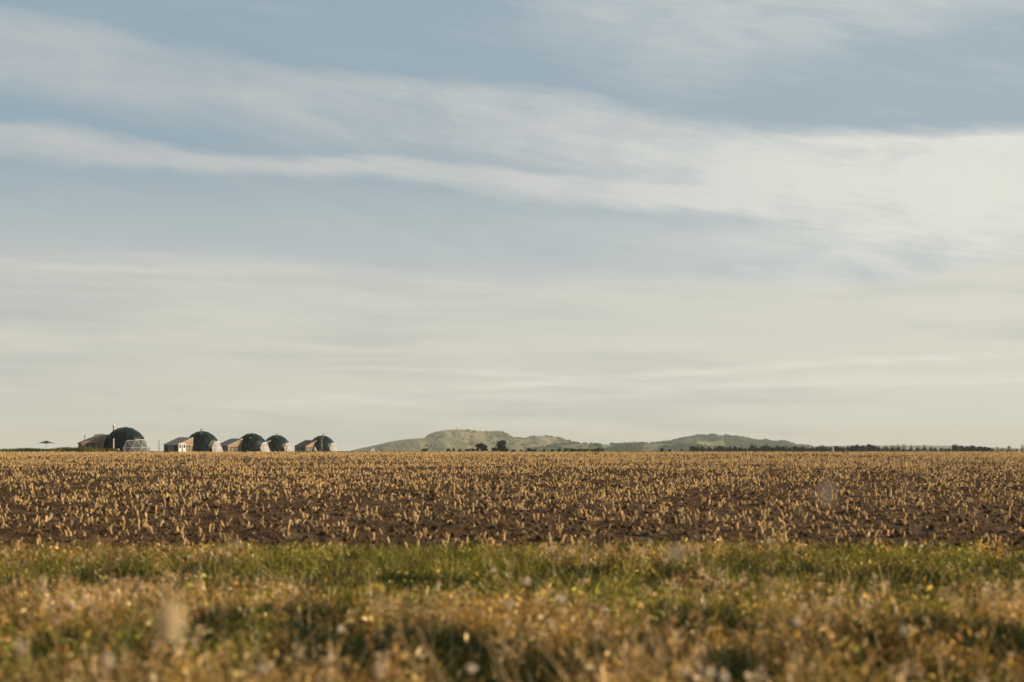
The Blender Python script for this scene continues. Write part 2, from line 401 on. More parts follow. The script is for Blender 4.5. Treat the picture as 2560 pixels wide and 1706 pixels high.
t.put(bn.inputs['Height'], t.noise(g, 5.0, 5.0, 0.7)); t.l.new(bn.outputs[0], p.inputs['Normal'])
M['soil'] = m

def hill_mat(name, grass, wood, tan, seed, woodamt=0.5, size=90.0, tanamt=0.5):
    m = bpy.data.materials.new(name); m.use_nodes = True; t = NT(m.node_tree); p = t.n['Principled BSDF']
    g = t.node('ShaderNodeTexCoord').outputs['Object']
    mp = t.node('ShaderNodeMapping'); t.l.new(g, mp.inputs[0]); mp.inputs['Location'].default_value = (seed * 37, seed * 11, 0); mp.inputs['Scale'].default_value = (1 / size, 0.35 / size, 3.0 / size)
    n1 = t.noise(mp.outputs[0], 1.0, 5.0, 0.6, 0.3); n2 = t.noise(mp.outputs[0], 2.7, 5.0, 0.65, 0.5); n3 = t.noise(mp.outputs[0], 9.0, 4.0, 0.7)
    c = t.mix(t.smooth(n1, 0.56 - tanamt * 0.3, 0.90 - tanamt * 0.3), (*grass, 1), (*tan, 1))
    wd = t.smooth(t.m('ADD', n2, t.m('MULTIPLY', n3, 0.3)), 0.92 - woodamt * 0.5, 0.98 - woodamt * 0.5)
    c = t.mix(t.m('MULTIPLY', wd, 0.65), c, (*wood, 1))
    c = t.mix(t.m('MULTIPLY', n3, 0.35), c, (*wood, 1))
    va = t.node('ShaderNodeVertexColor', layer_name='tint').outputs[0]
    c = t.mix(va, c, (0.26, 0.27, 0.12, 1))
    t.put(p.inputs['Base Color'], c); p.inputs['Roughness'].default_value = 0.95; p.inputs['Specular IOR Level'].default_value = 0.05
    return m

# ------------------------------------------------------------------ ground sheet and field
ys = np.concatenate([np.linspace(-60, 8, 10), np.linspace(9, 46, 75), np.linspace(48, 190, 72), np.linspace(193, 460, 60), np.linspace(480, 1500, 40), np.linspace(1600, 15500, 50)])
nx = 61
us = np.linspace(-1, 1, nx)
half = 30 + np.abs(ys) * 0.75
GXX = us[None, :] * half[:, None]; GYY = np.repeat(ys[:, None], nx, 1)
GZZ = gz(GYY) + (fbm(GXX * 0.3 + 50, GYY * 0.3 + 50, 3) - 0.5) * 0.10 * (GYY < 300)
GZZ = np.where((GYY > 39.5) & (GYY < 192), GZZ - 0.22, GZZ)
V = np.stack([GXX, GYY, GZZ], -1).reshape(-1, 3)
i = np.arange(len(ys) - 1)[:, None] * nx + np.arange(nx - 1)[None, :]
Q = np.stack([i, i + 1, i + 1 + nx, i + nx], -1).reshape(-1, 4)
tag(add_mesh('ground', V, Q, M['ground'], smooth=True), kind='structure')

fy = 38.0 * (192 / 38.0) ** (np.linspace(0, 1, 640))
nfx = 520
fu = np.linspace(-1, 1, nfx)
fh = 5 + fy * 0.27
FX = fu[None, :] * fh[:, None]; FY = np.repeat(fy[:, None], nfx, 1)
wob = (fbm(FX * 0.06 + 40, FY * 0.06 + 40, 21, 3) - 0.5) * 2.2
row = np.sin((FY + wob + FX * 0.012) * 2 * math.pi / 1.35)
clod = fbm(FX * 1.5 + 300, FY * 3.1 + 300, 31, 5) - 0.5
swell = fbm(FX * 0.25 + 30, FY * 0.35 + 30, 41, 3) - 0.5
fade = np.clip((FY - 38.0) / 2.0, 0, 1) * np.clip((190 - FY) / 6.0, 0, 1)
hfall = 1 - 0.5 * np.clip((FY - 60) / 120, 0, 1)
FZ = gz(FY) - 0.02 * (1 - fade) + fade * hfall * (row * 0.05 + clod * 0.19 + swell * 0.10)
V = np.stack([FX, FY, FZ], -1).reshape(-1, 3)
i = np.arange(len(fy) - 1)[:, None] * nfx + np.arange(nfx - 1)[None, :]
Q = np.stack([i, i + 1, i + 1 + nfx, i + nfx], -1).reshape(-1, 4)
tag(add_mesh('field', V, Q, M['soil'], smooth=False), kind='structure')
def fieldz(x, y):
    wob = (fbm(x * 0.06 + 40, y * 0.06 + 40, 21, 3) - 0.5) * 2.2
    row = np.sin((y + wob + x * 0.012) * 2 * math.pi / 1.35)
    hf = 1 - 0.5 * np.clip((y - 60) / 120, 0, 1)
    return gz(y) + hf * (row * 0.05 + (fbm(x * 1.5 + 300, y * 3.1 + 300, 31, 5) - 0.5) * 0.19 + (fbm(x * .25 + 30, y * .35 + 30, 41, 3) - 0.5) * 0.10)

# ------------------------------------------------------------------ stubble
def stub_arrays(x, y, z, rnd):
    """each stub: slanted, slightly bent 6-sided pale stalk with an oblique cut and a shred of leaf"""
    n = len(x); k = 6
    h = rnd.uniform(0.05, 0.15, n) * rnd.choice([1, 1, 1, 1.3], n); r = rnd.uniform(0.008, 0.0195, n)
    la = rnd.uniform(0, 2 * math.pi, n); lm = np.abs(rnd.normal(0, 0.45, n))
    dirx = np.cos(la) * lm; diry = np.sin(la) * lm
    ba = rnd.uniform(0, 2 * math.pi, n)
    ang = np.arange(k) * 2 * math.pi / k
    V = np.zeros((n, 4 * k + 4, 3)); 
    levels = [(-0.25, 1.1, 0), (0.35, 0.95, 0.02), (0.75, 1.12, 0.05), (1.0, 0.9, 0.09)]
    for li, (tt, rr, bend) in enumerate(levels):
        ox = dirx * h * tt + np.cos(ba) * bend * h * 2; oy = diry * h * tt + np.sin(ba) * bend * h * 2
        for a in range(k):
            slant = np.cos(ang[a] + ba) * r * 0.9 if li == 3 else 0
            V[:, li * k + a, 0] = x + ox + np.cos(ang[a]) * r * rr
            V[:, li * k + a, 1] = y + oy + np.sin(ang[a]) * r * rr
            V[:, li * k + a, 2] = z + h * tt + slant
    # leaf shred
    sa = rnd.uniform(0, 2 * math.pi, n); sl = h * rnd.uniform(0.3, 0.9, n); b0 = h * rnd.uniform(0.3, 0.8, n)
    q = 4 * k
    for j, (f, zz, wd) in enumerate([(0, 0, 1), (0, 0, -1), (1, 0, -.5), (1, 0, .5)]):
        V[:, q + j, 0] = x + dirx * b0 + np.cos(sa) * sl * f - np.sin(sa) * r * 0.7 * wd
        V[:, q + j, 1] = y + diry * b0 + np.sin(sa) * sl * f + np.cos(sa) * r * 0.7 * wd
        V[:, q + j, 2] = z + b0 + (sl * rnd.uniform(-0.3, 0.8, n) if False else f * sl * 0.35)
    Fq = []
    for li in range(3):
        for a in range(k): Fq.append((li * k + a, li * k + (a + 1) % k, (li + 1) * k + (a + 1) % k, (li + 1) * k + a))
    Fq.append((18, 19, 20, 21)); Fq.append((18, 21, 22, 23)); Fq.append((q, q + 1, q + 2, q + 3))
    Fq = np.array(Fq)
    Fa = (Fq[None] + (np.arange(n) * (4 * k + 4))[:, None, None]).reshape(-1, 4)
    base = np.array([0.82, 0.58, 0.28]); g = rnd.uniform(0.62, 1.15, n)[:, None]; hue = rnd.normal(0, 1, (n, 1))
    c = base[None] * g * (1 + hue * np.array([[0.05, 0.0, -0.08]]))
    C = np.repeat(np.clip(c, 0.02, 0.9)[:, None, :], 4 * k + 4, 1)
    return V.reshape(-1, 3), Fa, C.reshape(-1, 3)

NS = 62000
yy = np.sqrt(rng.uniform(43.6 ** 2, 190 ** 2, NS)) if False else rng.uniform(0, 1, NS)
# area-uniform over the wedge
a0, a1 = 39.6, 191.0
yy = np.sqrt(a0 ** 2 + yy * (a1 ** 2 - a0 ** 2))
xx = rng.uniform(-1, 1, NS) * (yy * 0.245 + 2)
# pull towards rows
wobs = (fbm(xx * 0.06 + 40, yy * 0.06 + 40, 21, 3) - 0.5) * 2.2
ph = (yy + wobs + xx * 0.012) / 1.35 * 2
dphi = ph - np.round(ph)
yy = yy - dphi * 1.35 / 2 * 0.75
dens = fbm(xx * 0.35 + 90, yy * 0.22 + 90, 51, 3)
near_bias = np.clip((yy - 40) / 90, 0, 1)
keep = rng.random(NS) < np.clip((dens - 0.22) * 2.2, 0.25, 1) * (0.75 + 0.25 * near_bias)
xx = xx[keep]; yy = yy[keep]
order = np.argsort(yy); xx = xx[order]; yy = yy[order]
# companions: some stubs stand in pairs
pr = rng.random(len(xx)) < 0.35
xx = np.concatenate([xx, xx[pr] + rng.normal(0, 0.05, pr.sum())]); yy = np.concatenate([yy, yy[pr] + rng.normal(0, 0.05, pr.sum())])
zz = fieldz(xx, yy)
inview = np.abs(xx) < yy * 0.2118
idx = np.argsort(np.where(inview, yy, 1e9)); near = idx[:300]
restm = np.ones(len(xx), bool); restm[near] = False
V, Fa, C = stub_arrays(xx[restm], yy[restm], zz[restm] - 0.005, rng)
tag(add_mesh('stubble', V, Fa, M['straw'], col=C), 'pale straw-coloured stubble covering the brown field behind the nearest cut stalks', 'stubble', kind='stuff')
protos = []
for q in range(14):
    V, Fa, C = stub_arrays(np.array([0.]), np.array([0.]), np.array([0.]), rng)
    me = add_mesh('cut_stalk', V, Fa, M['straw'], col=C); protos.append(me)
used = set()
for j, ii in enumerate(near):
    q = j % 14
    if q in used: o = protos[q].copy(); COL.objects.link(o)
    else: o = protos[q]; used.add(q)
    o.location = (xx[ii], yy[ii], zz[ii] - 0.005); o.rotation_euler = (0, 0, random.uniform(0, 6.28)); s_ = random.uniform(0.75, 1.1); o.scale = (s_, s_, s_)
    tag(o, 'pale cut crop stalk standing in dark soil just behind the grass margin', 'cut stalk', 'cut stalks along the near edge of the field')

# straw litter lying on the soil
def litter(n):
    y = np.sqrt(39.5 ** 2 + rng.random(n) * (150 ** 2 - 39.5 ** 2)); x = rng.uniform(-1, 1, n) * (y * 0.245 + 2)
    z = fieldz(x, y) + 0.015
    a = rng.uniform(0, math.pi, n); L = rng.uniform(0.03, 0.17, n); wd = rng.uniform(0.005, 0.015, n); tl = rng.normal(0, 0.25, n)
    V = np.zeros((n, 4, 3))
    for j, (s, w_) in enumerate([(-1, -1), (1, -1), (1, 1), (-1, 1)]):
        V[:, j, 0] = x + np.cos(a) * L * s - np.sin(a) * wd * w_; V[:, j, 1] = y + np.sin(a) * L * s + np.cos(a) * wd * w_; V[:, j, 2] = z + L * s * tl + 0.02
    c = np.array([0.42, 0.30, 0.17])[None] * rng.uniform(0.4, 1.1, n)[:, None]
    return V.reshape(-1, 3), np.arange(4 * n).reshape(n, 4), np.repeat(c, 4, 0)
V, Fa, C = litter(60000)
tag(add_mesh('straw_litter', V, Fa, M['straw'], col=C), 'scraps of straw lying between the stubs on the soil', 'straw litter', kind='stuff')

def clods(n):
    y = np.sqrt(39 ** 2 + rng.random(n) ** 1.3 * (110 ** 2 - 39 ** 2)); x = rng.uniform(-1, 1, n) * (y * 0.245 + 2); z = fieldz(x, y)
    O = np.array([[1, 0, 0], [0, 1, 0], [-1, 0, 0], [0, -1, 0], [0, 0, 1], [0, 0, -1]], float)
    sz = rng.uniform(0.012, 0.05, (n, 1, 1)) * rng.choice([1, 1, 1.7], (n, 1, 1)); a = rng.uniform(0, 6.28, n)
    P = O[None] * sz * rng.uniform(0.55, 1.25, (n, 6, 3)) * np.array([[[1.25, 1.0, 0.75]]])
    V = np.stack([x[:, None] + P[..., 0] * np.cos(a)[:, None] - P[..., 1] * np.sin(a)[:, None], y[:, None] + P[..., 0] * np.sin(a)[:, None] + P[..., 1] * np.cos(a)[:, None], z[:, None] + P[..., 2] + sz[:, :, 0] * 0.2], -1)
    Fq = np.array([(0, 1, 4), (1, 2, 4), (2, 3, 4), (3, 0, 4), (1, 0, 5), (2, 1, 5), (3, 2, 5), (0, 3, 5)])
    return V.reshape(-1, 3), (Fq[None] + (np.arange(n) * 6)[:, None, None]).reshape(-1, 3)
V, Fa = clods(60000)
tag(add_mesh('soil_clods', V, Fa, M['soil']), 'broken clods of brown soil between the stubs', 'soil clods', kind='stuff')

# ------------------------------------------------------------------ grass margin
def blades(x, y, z, h, wd, colr, rnd, lean=0.35, curl=0.5, lev=4):
    n = len(x); a = rnd.uniform(0, 2 * math.pi, n); la = np.abs(rnd.normal(0, lean, n)); cu = np.abs(rnd.normal(0, curl, n))
    fa = rnd.uniform(0, 2 * math.pi, n)   # facing
    V = np.zeros((n, lev * 2, 3)); ts = np.linspace(0, 1, lev)
    for i, t in enumerate(ts):
        hor = h * (la * t + cu * t * t * 0.9); ver = h * (t - 0.35 * cu * t * t)
        ww = wd * (1 - t ** 1.6) * 0.5 + wd * 0.03
        for s_ in (0, 1):
            sg = -1 if s_ == 0 else 1
            V[:, i * 2 + s_, 0] = x + np.cos(a) * hor + np.cos(fa) * ww * sg
            V[:, i * 2 + s_, 1] = y + np.sin(a) * hor + np.sin(fa) * ww * sg
            V[:, i * 2 + s_, 2] = z + ver
    fq = np.array([(2 * i, 2 * i + 1, 2 * i + 3, 2 * i + 2) for i in range(lev - 1)])
    Fa = (fq[None] + (np.arange(n) * lev * 2)[:, None, None]).reshape(-1, 4)
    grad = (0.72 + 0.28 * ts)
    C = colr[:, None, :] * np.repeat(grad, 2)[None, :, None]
    return V.reshape(-1, 3), Fa, C.reshape(-1, 3)
def gzx(x, y): return gz(y) + (fbm(x * 0.3 + 50, y * 0.3 + 50, 3) - 0.5) * 0.10 - 0.03
def wedge(n, y0, y1, pw=1.0):
    y = np.sqrt(y0 ** 2 + rng.random(n) ** pw * (y1 ** 2 - y0 ** 2)); x = rng.uniform(-1, 1, n) * (y * 0.235 + 1.2); return x, y
DRY = np.array([[0.64, 0.42, 0.15], [0.48, 0.28, 0.085], [0.80, 0.60, 0.33], [0.32, 0.165, 0.05], [0.58, 0.37, 0.10]])
GRN = np.array([[0.24, 0.23, 0.035], [0.15, 0.165, 0.025], [0.36, 0.33, 0.06], [0.11, 0.125, 0.020], [0.42, 0.37, 0.10]])
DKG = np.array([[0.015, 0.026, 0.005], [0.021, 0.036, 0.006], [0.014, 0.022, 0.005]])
def pick(P, n): return P[rng.integers(0, len(P), n)] * rng.uniform(0.75, 1.2, (n, 1))
parts = []
def cellrand(x, y, sx, sy, seed):
    """one random value per small clump"""
    wx = x + (vnoise(x * 3 + 40, y * 3 + 40, seed + 5) - 0.5) * sx * 1.2; wy = y + (vnoise(x * 3 + 90, y * 3 + 90, seed + 6) - 0.5) * sy * 1.2
    L = lattice(seed); return L[np.floor(wx / sx).astype(int) & 255, np.floor(wy / sy).astype(int) & 255]
def dryness(x, y):
    """0 = lush green, 1 = tawny; patchy, with a green belt along the far edge of the margin"""
    d = fbm(x * 0.9 + 20, y * 0.22 + 20, 61, 4)
    belt = np.exp(-((y - 31.0 - 5 * (fbm(x * 0.3 + 5, y * 0 + 3, 77, 2) - 0.5)) / 5.6) ** 2)
    return np.clip((d - 0.40) * 5.0 - belt * (0.9 + 0.9 * fbm(x * 1.3 + 60, y * 0.5 + 9, 78, 3)) + 0.45 + (cellrand(x, y, 0.16, 0.4, 65) - 0.5) * 0.9, 0, 1)
# shaded gaps in the grass, painted as very dark leaves: (x, y, half width, half depth) on the ground
SHADE_PATCH = []
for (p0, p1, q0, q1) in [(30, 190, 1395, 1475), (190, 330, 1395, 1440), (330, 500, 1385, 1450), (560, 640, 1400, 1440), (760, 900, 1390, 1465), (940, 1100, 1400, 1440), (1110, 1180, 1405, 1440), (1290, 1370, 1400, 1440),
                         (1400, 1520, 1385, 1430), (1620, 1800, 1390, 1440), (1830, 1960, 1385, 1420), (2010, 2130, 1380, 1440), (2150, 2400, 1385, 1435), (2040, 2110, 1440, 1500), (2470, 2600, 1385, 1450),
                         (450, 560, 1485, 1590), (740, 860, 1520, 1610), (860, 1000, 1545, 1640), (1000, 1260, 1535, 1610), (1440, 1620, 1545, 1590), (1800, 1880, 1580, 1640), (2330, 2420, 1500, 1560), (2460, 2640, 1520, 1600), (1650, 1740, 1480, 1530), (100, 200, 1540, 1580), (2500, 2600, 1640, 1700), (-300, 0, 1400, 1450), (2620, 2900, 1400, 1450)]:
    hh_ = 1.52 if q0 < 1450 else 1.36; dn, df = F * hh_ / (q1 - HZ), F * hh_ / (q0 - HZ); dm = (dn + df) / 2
    SHADE_PATCH.append((((p0 + p1) / 2 - CX) / F * dm, dm, (p1 - p0) / 2 / F * dm, (df - dn) / 2))
def shaded_gap(x, y):
    """1 inside a gap whose shade is put into leaf colour, ragged at its rim"""
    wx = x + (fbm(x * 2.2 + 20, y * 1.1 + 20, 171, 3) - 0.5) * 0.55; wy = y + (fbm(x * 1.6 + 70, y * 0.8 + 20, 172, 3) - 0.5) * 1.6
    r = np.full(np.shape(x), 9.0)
    for px_, py_, hw, hd in SHADE_PATCH: r = np.minimum(r, ((wx - px_) / hw) ** 2 + ((wy - py_) / hd) ** 2)
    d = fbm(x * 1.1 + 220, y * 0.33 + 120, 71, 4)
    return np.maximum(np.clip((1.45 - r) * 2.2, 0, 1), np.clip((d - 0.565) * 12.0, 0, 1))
def tone(x, y): return ((0.38 + 1.15 * cellrand(x, y, 0.10, 0.25, 83)) * (0.65 + 0.75 * cellrand(x, y, 0.35, 0.8, 84)))[:, None]
# 1 short undergrowth everywhere, its dark green standing in for shade between stems
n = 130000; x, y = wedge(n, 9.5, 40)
x = np.concatenate([x] + [rng.normal(p[0], p[2] * 0.7, int(6000 * min(p[2] * p[3], 3) + 700)) for p in SHADE_PATCH]); y = np.concatenate([y] + [rng.normal(p[1], p[3] * 0.7, int(6000 * min(p[2] * p[3], 3) + 700)) for p in SHADE_PATCH]); n = len(x)
P = blades(x, y, gzx(x, y), rng.uniform(0.08, 0.20, n) * (1 + (0.35 + 0.75 * np.clip((26 - y) / 4, 0, 1)) * shaded_gap(x, y)) * np.clip((42 - y) / 8, 0.3, 1), rng.uniform(0.010, 0.022, n), pick(DKG, n) * rng.uniform(0.8, 1.4, (n, 1)), rng, 0.6, 1.0, 3); parts.append(P)
# 2 green blades
n = 150000; x, y = wedge(n, 9.5, 40); dr = dryness(x, y); ho = shaded_gap(x, y)
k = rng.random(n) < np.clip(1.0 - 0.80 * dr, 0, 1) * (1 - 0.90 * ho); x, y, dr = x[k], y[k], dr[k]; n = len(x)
hh = rng.uniform(0.14, 0.36, n) * np.clip((42.5 - y) / 7, 0.45, 1) * (0.45 + 1.1 * cellrand(x, y, 0.22, 0.5, 88))
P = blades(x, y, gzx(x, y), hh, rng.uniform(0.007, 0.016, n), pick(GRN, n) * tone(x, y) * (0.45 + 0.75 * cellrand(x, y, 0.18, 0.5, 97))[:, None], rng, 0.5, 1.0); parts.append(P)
# 3 tawny blades and stems
n = 165000; x, y = wedge(n, 9.5, 39); dr = dryness(x, y); ho = shaded_gap(x, y)
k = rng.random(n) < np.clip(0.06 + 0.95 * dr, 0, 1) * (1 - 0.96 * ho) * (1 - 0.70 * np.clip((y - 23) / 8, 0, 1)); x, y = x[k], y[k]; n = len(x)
hh = rng.uniform(0.15, 0.40, n) * (1 - 0.50 * np.clip((y - 22) / 12, 0, 1)) * (0.40 + 1.15 * cellrand(x, y, 0.2, 0.45, 89))
ci = cellrand(x, y, 0.13, 0.3, 93); cc = DRY[(ci * 4.99).astype(int)] * 0.6 + pick(DRY, n) * 0.4
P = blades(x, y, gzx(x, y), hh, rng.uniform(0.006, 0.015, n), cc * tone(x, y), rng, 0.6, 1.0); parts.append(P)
# 4 fringe at the edge of the field
n = 30000; x = rng.uniform(-12, 12, n); y = rng.normal(38.3, 1.4, n); cl = fbm(x * 0.9 + 8, y * 0.3 + 8, 91, 3); k = rng.random(n) < np.clip((cl - 0.36) * 3.4, 0.06, 1); x, y = x[k], y[k]; n = len(x)
cc = np.where(rng.random((n, 1)) < 0.72, pick(GRN, n), pick(DRY, n) * 0.7)
P = blades(x, y, gzx(x, y), rng.uniform(0.04, 0.16, n) * (0.4 + 1.6 * fbm(x * 0.7 + 3, y * 0.2 + 3, 96, 3)), rng.uniform(0.008, 0.018, n), cc * tone(x, y), rng, 0.5, 0.9, 3); parts.append(P)
# taller bent stems that break up the belt and lean out over the field edge
n = 16000; x, y = wedge(n, 23, 39.5); cl = fbm(x * 1.5 + 8, y * 0.4 + 8, 95, 3); k = rng.random(n) < np.clip((cl - 0.40) * 5, 0.05, 1); x, y = x[k], y[k]; n = len(x)
cc = np.where(rng.random((n, 1)) < 0.4, pick(GRN, n), pick(DRY, n) * 0.85)
P = blades(x, y, gzx(x, y), rng.uniform(0.2, 0.50, n) * np.clip((47 - y) / 16, 0.45, 1), rng.uniform(0.007, 0.016, n), cc * tone(x, y), rng, 0.35, 0.7); parts.append(P)
# 5 broad weed leaves and curled scraps at all heights
n = 80000; x, y = wedge(n, 9.5, 39); dr = dryness(x, y); ho = shaded_gap(x, y); k = rng.random(n) < (1 - 0.95 * ho); x, y, dr = x[k], y[k], dr[k]; n = len(x)
top = 0.33 * (1 - 0.45 * np.clip((y - 22) / 12, 0, 1)) * (0.40 + 1.15 * cellrand(x, y, 0.2, 0.45, 89))
c = np.stack([x, y, gzx(x, y) + top * rng.random(n) ** 0.6], 1); sz = rng.uniform(0.007, 0.024, (n, 1)) * rng.choice([1, 1, 1.3, 1.5], (n, 1))
d1 = rng.normal(0, 1, (n, 3)); d1 /= np.linalg.norm(d1, axis=1, keepdims=True); d2 = np.cross(d1, rng.normal(0, 1, (n, 3))); d2 /= np.linalg.norm(d2, axis=1, keepdims=True)
q = np.stack([c - d1 * sz * 1.5, c - d2 * sz * .6, c + d1 * sz * 1.5, c + d2 * sz * .6], 1)
cc = np.where(rng.random((n, 1)) < (0.12 + 0.82 * dr)[:, None], pick(DRY, n), pick(GRN, n)) * tone(x, y)
parts.append((q.reshape(-1, 3), np.arange(4 * n).reshape(n, 4), np.repeat(cc, 4, 0)))
def merge(parts):
    Vs, Fs, Cs = [], [], []; b = 0
    for V, Fa, C in parts: Vs.append(V); Fs.append(Fa + b); Cs.append(C); b += len(V)
    return np.concatenate(Vs), np.concatenate(Fs), np.concatenate(Cs)
V, Fa, C = merge(parts)
tag(add_mesh('grass', V, Fa, M['grass'], col=C), 'rough tawny and green grass of the margin in front of the field', 'grass', kind='stuff')
# seed heads: fluffy panicles on fine stems
def heads(x, y, z, h, size, colr, fl=14):
    n = len(x); V = []; Fs = []; C = []
    a = rng.uniform(0, 6.28, n); le = np.abs(rng.normal(0, 0.25, n)) * h
    tx = x + np.cos(a) * le; ty = y + np.sin(a) * le; tz = z + h
    st = np.zeros((n, 4, 3)); wd = 0.0022
    for j, (t, s_) in enumerate([(0, -1), (0, 1), (1, 1), (1, -1)]):
        st[:, j, 0] = x + (tx - x) * t + wd * s_; st[:, j, 1] = y + (ty - y) * t; st[:, j, 2] = z + h * t
    V.append(st.reshape(-1, 3)); Fs.append(np.arange(4 * n).reshape(n, 4)); C.append(np.repeat(colr * 0.8, 4, 0)); b = 4 * n
    m_ = n * fl
    px_ = np.repeat(tx, fl) + rng.normal(0, 1, m_) * np.repeat(size, fl) * 0.28
    py_ = np.repeat(ty, fl) + rng.normal(0, 1, m_) * np.repeat(size, fl) * 0.28
    pz_ = np.repeat(tz, fl) + rng.normal(0, 1, m_) * np.repeat(size, fl) * 0.55
    r = np.repeat(size, fl) * rng.uniform(0.12, 0.30, m_)
    d1 = rng.normal(0, 1, (m_, 3)); d1 /= np.linalg.norm(d1, axis=1, keepdims=True); d2 = np.cross(d1, rng.normal(0, 1, (m_, 3))); d2 /= np.linalg.norm(d2, axis=1, keepdims=True)
    ctr = np.stack([px_, py_, pz_], 1); q = np.stack([ctr - d1 * r[:, None] * 1.6, ctr - d2 * r[:, None] * .5, ctr + d1 * r[:, None] * 1.6, ctr + d2 * r[:, None] * .5], 1)
    V.append(q.reshape(-1, 3)); Fs.append(np.arange(4 * m_).reshape(m_, 4) + b); C.append(np.repeat(np.repeat(colr, fl, 0) * rng.uniform(0.75, 1.15, (m_, 1)), 4, 0))
    return np.concatenate(V), np.concatenate(Fs), np.concatenate(C)
n = 15000; x, y = wedge(n, 10, 37, 0.8); dr = dryness(x, y); ho = shaded_gap(x, y)
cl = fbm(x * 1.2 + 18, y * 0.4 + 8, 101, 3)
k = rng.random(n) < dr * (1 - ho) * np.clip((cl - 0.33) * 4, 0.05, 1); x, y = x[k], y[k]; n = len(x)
PINK = np.array([[0.78, 0.57, 0.38], [0.84, 0.66, 0.46], [0.60, 0.38, 0.17], [0.42, 0.22, 0.09], [0.76, 0.55, 0.28]])
V, Fa, C = heads(x, y, gzx(x, y), rng.uniform(0.20, 0.48, n) * (1 - 0.45 * np.clip((y - 24) / 14, 0, 1)), rng.uniform(0.018, 0.042, n) * rng.choice([1, 1, 1.5, 2.3], n), pick(PINK, n))
tag(add_mesh('seed_heads', V, Fa, M['head'], col=C), 'pale pinkish grass seed heads scattered over the tawny margin', 'seed heads', kind='stuff')

# individual plants of the margin that stand out
def flower_plant(px, py, d, kind, size, tall=None, name='dried_flower_stalk', lab='', cat='plant', group=None, lean=0.0):
    x0 = X(px, d); zt = Z(py, d); zb = gz1(d) - 0.04; h = zt - zb
    root = empty(name, (x0, d, zb)); tag(root, lab, cat, group)
    b = MB(); lx = lean * h
    b.tube([(0, 0, 0), (lx * 0.3, 0.02, h * 0.5), (lx, 0, h)], [0.004, 0.003, 0.002], 5); b.build('stem', M['drystem'], root)
    lv = blades(np.zeros(7), np.zeros(7), np.linspace(0, h * 0.5, 7), np.full(7, 0.14), np.full(7, 0.012), pick(DRY, 7) * 0.8, rng, 0.9, 0.9)
    add_mesh('leaf_cluster', lv[0], lv[1], M['grass'], root, col=lv[2])
    cols = {'white': (0.82, 0.76, 0.70), 'pink': (0.80, 0.67, 0.56), 'plume': (0.86, 0.76, 0.56), 'grey': (0.50, 0.46, 0.40), 'brown': (0.24, 0.11, 0.05)}
    c = np.array([cols[kind]])
    m_ = {'white': 60, 'pink': 60, 'plume': 420, 'grey': 90, 'brown': 40}[kind]
    asp = {'white': 0.7, 'pink': 0.8, 'plume': 1.7, 'grey': 0.9, 'brown': 2.4}[kind]
    u = rng.normal(0, 1, (m_, 3)); u /= np.linalg.norm(u, axis=1, keepdims=True); u *= rng.random((m_, 1)) ** 0.5
    ctr = u * np.array([[size * 0.5, size * 0.5, size * 0.5 * asp]]) + np.array([[lx, 0, h]])
    r = size * rng.uniform(0.05, 0.16, (m_, 1)) * (1.5 if kind in ('white', 'pink') else 1.3 if kind == 'plume' else 1.0)
    d1 = rng.normal(0, 1, (m_, 3)); d1 /= np.linalg.norm(d1, axis=1, keepdims=True); d2 = np.cross(d1, rng.normal(0, 1, (m_, 3))); d2 /= np.linalg.norm(d2, axis=1, keepdims=True)
    q = np.stack([ctr - d1 * r, ctr - d2 * r * .5, ctr + d1 * r, ctr + d2 * r * .5], 1)
    ax = np.array([[[lx - 0.003, 0, h + z_ * size * asp * 0.5], [lx + 0.003, 0, h + z_ * size * asp * 0.5], [lx + 0.003, 0, h + (z_ + 0.2) * size * asp * 0.5], [lx - 0.003, 0, h + (z_ + 0.2) * size * asp * 0.5]] for z_ in np.arange(-1, 1, 0.2)]); q = np.concatenate([q, ax]); m_ = len(q)
    add_mesh('seed_head' if kind in ('plume', 'grey', 'brown') else 'flower_head', q.reshape(-1, 3), np.arange(4 * m_).reshape(m_, 4), M['head'], root, col=np.repeat(np.repeat(c, m_, 0) * rng.uniform(0.8, 1.15, (m_, 1)), 4, 0))
    return root
M['drystem'] = mat('dry_stem', (0.40, 0.28, 0.14), 0.8)
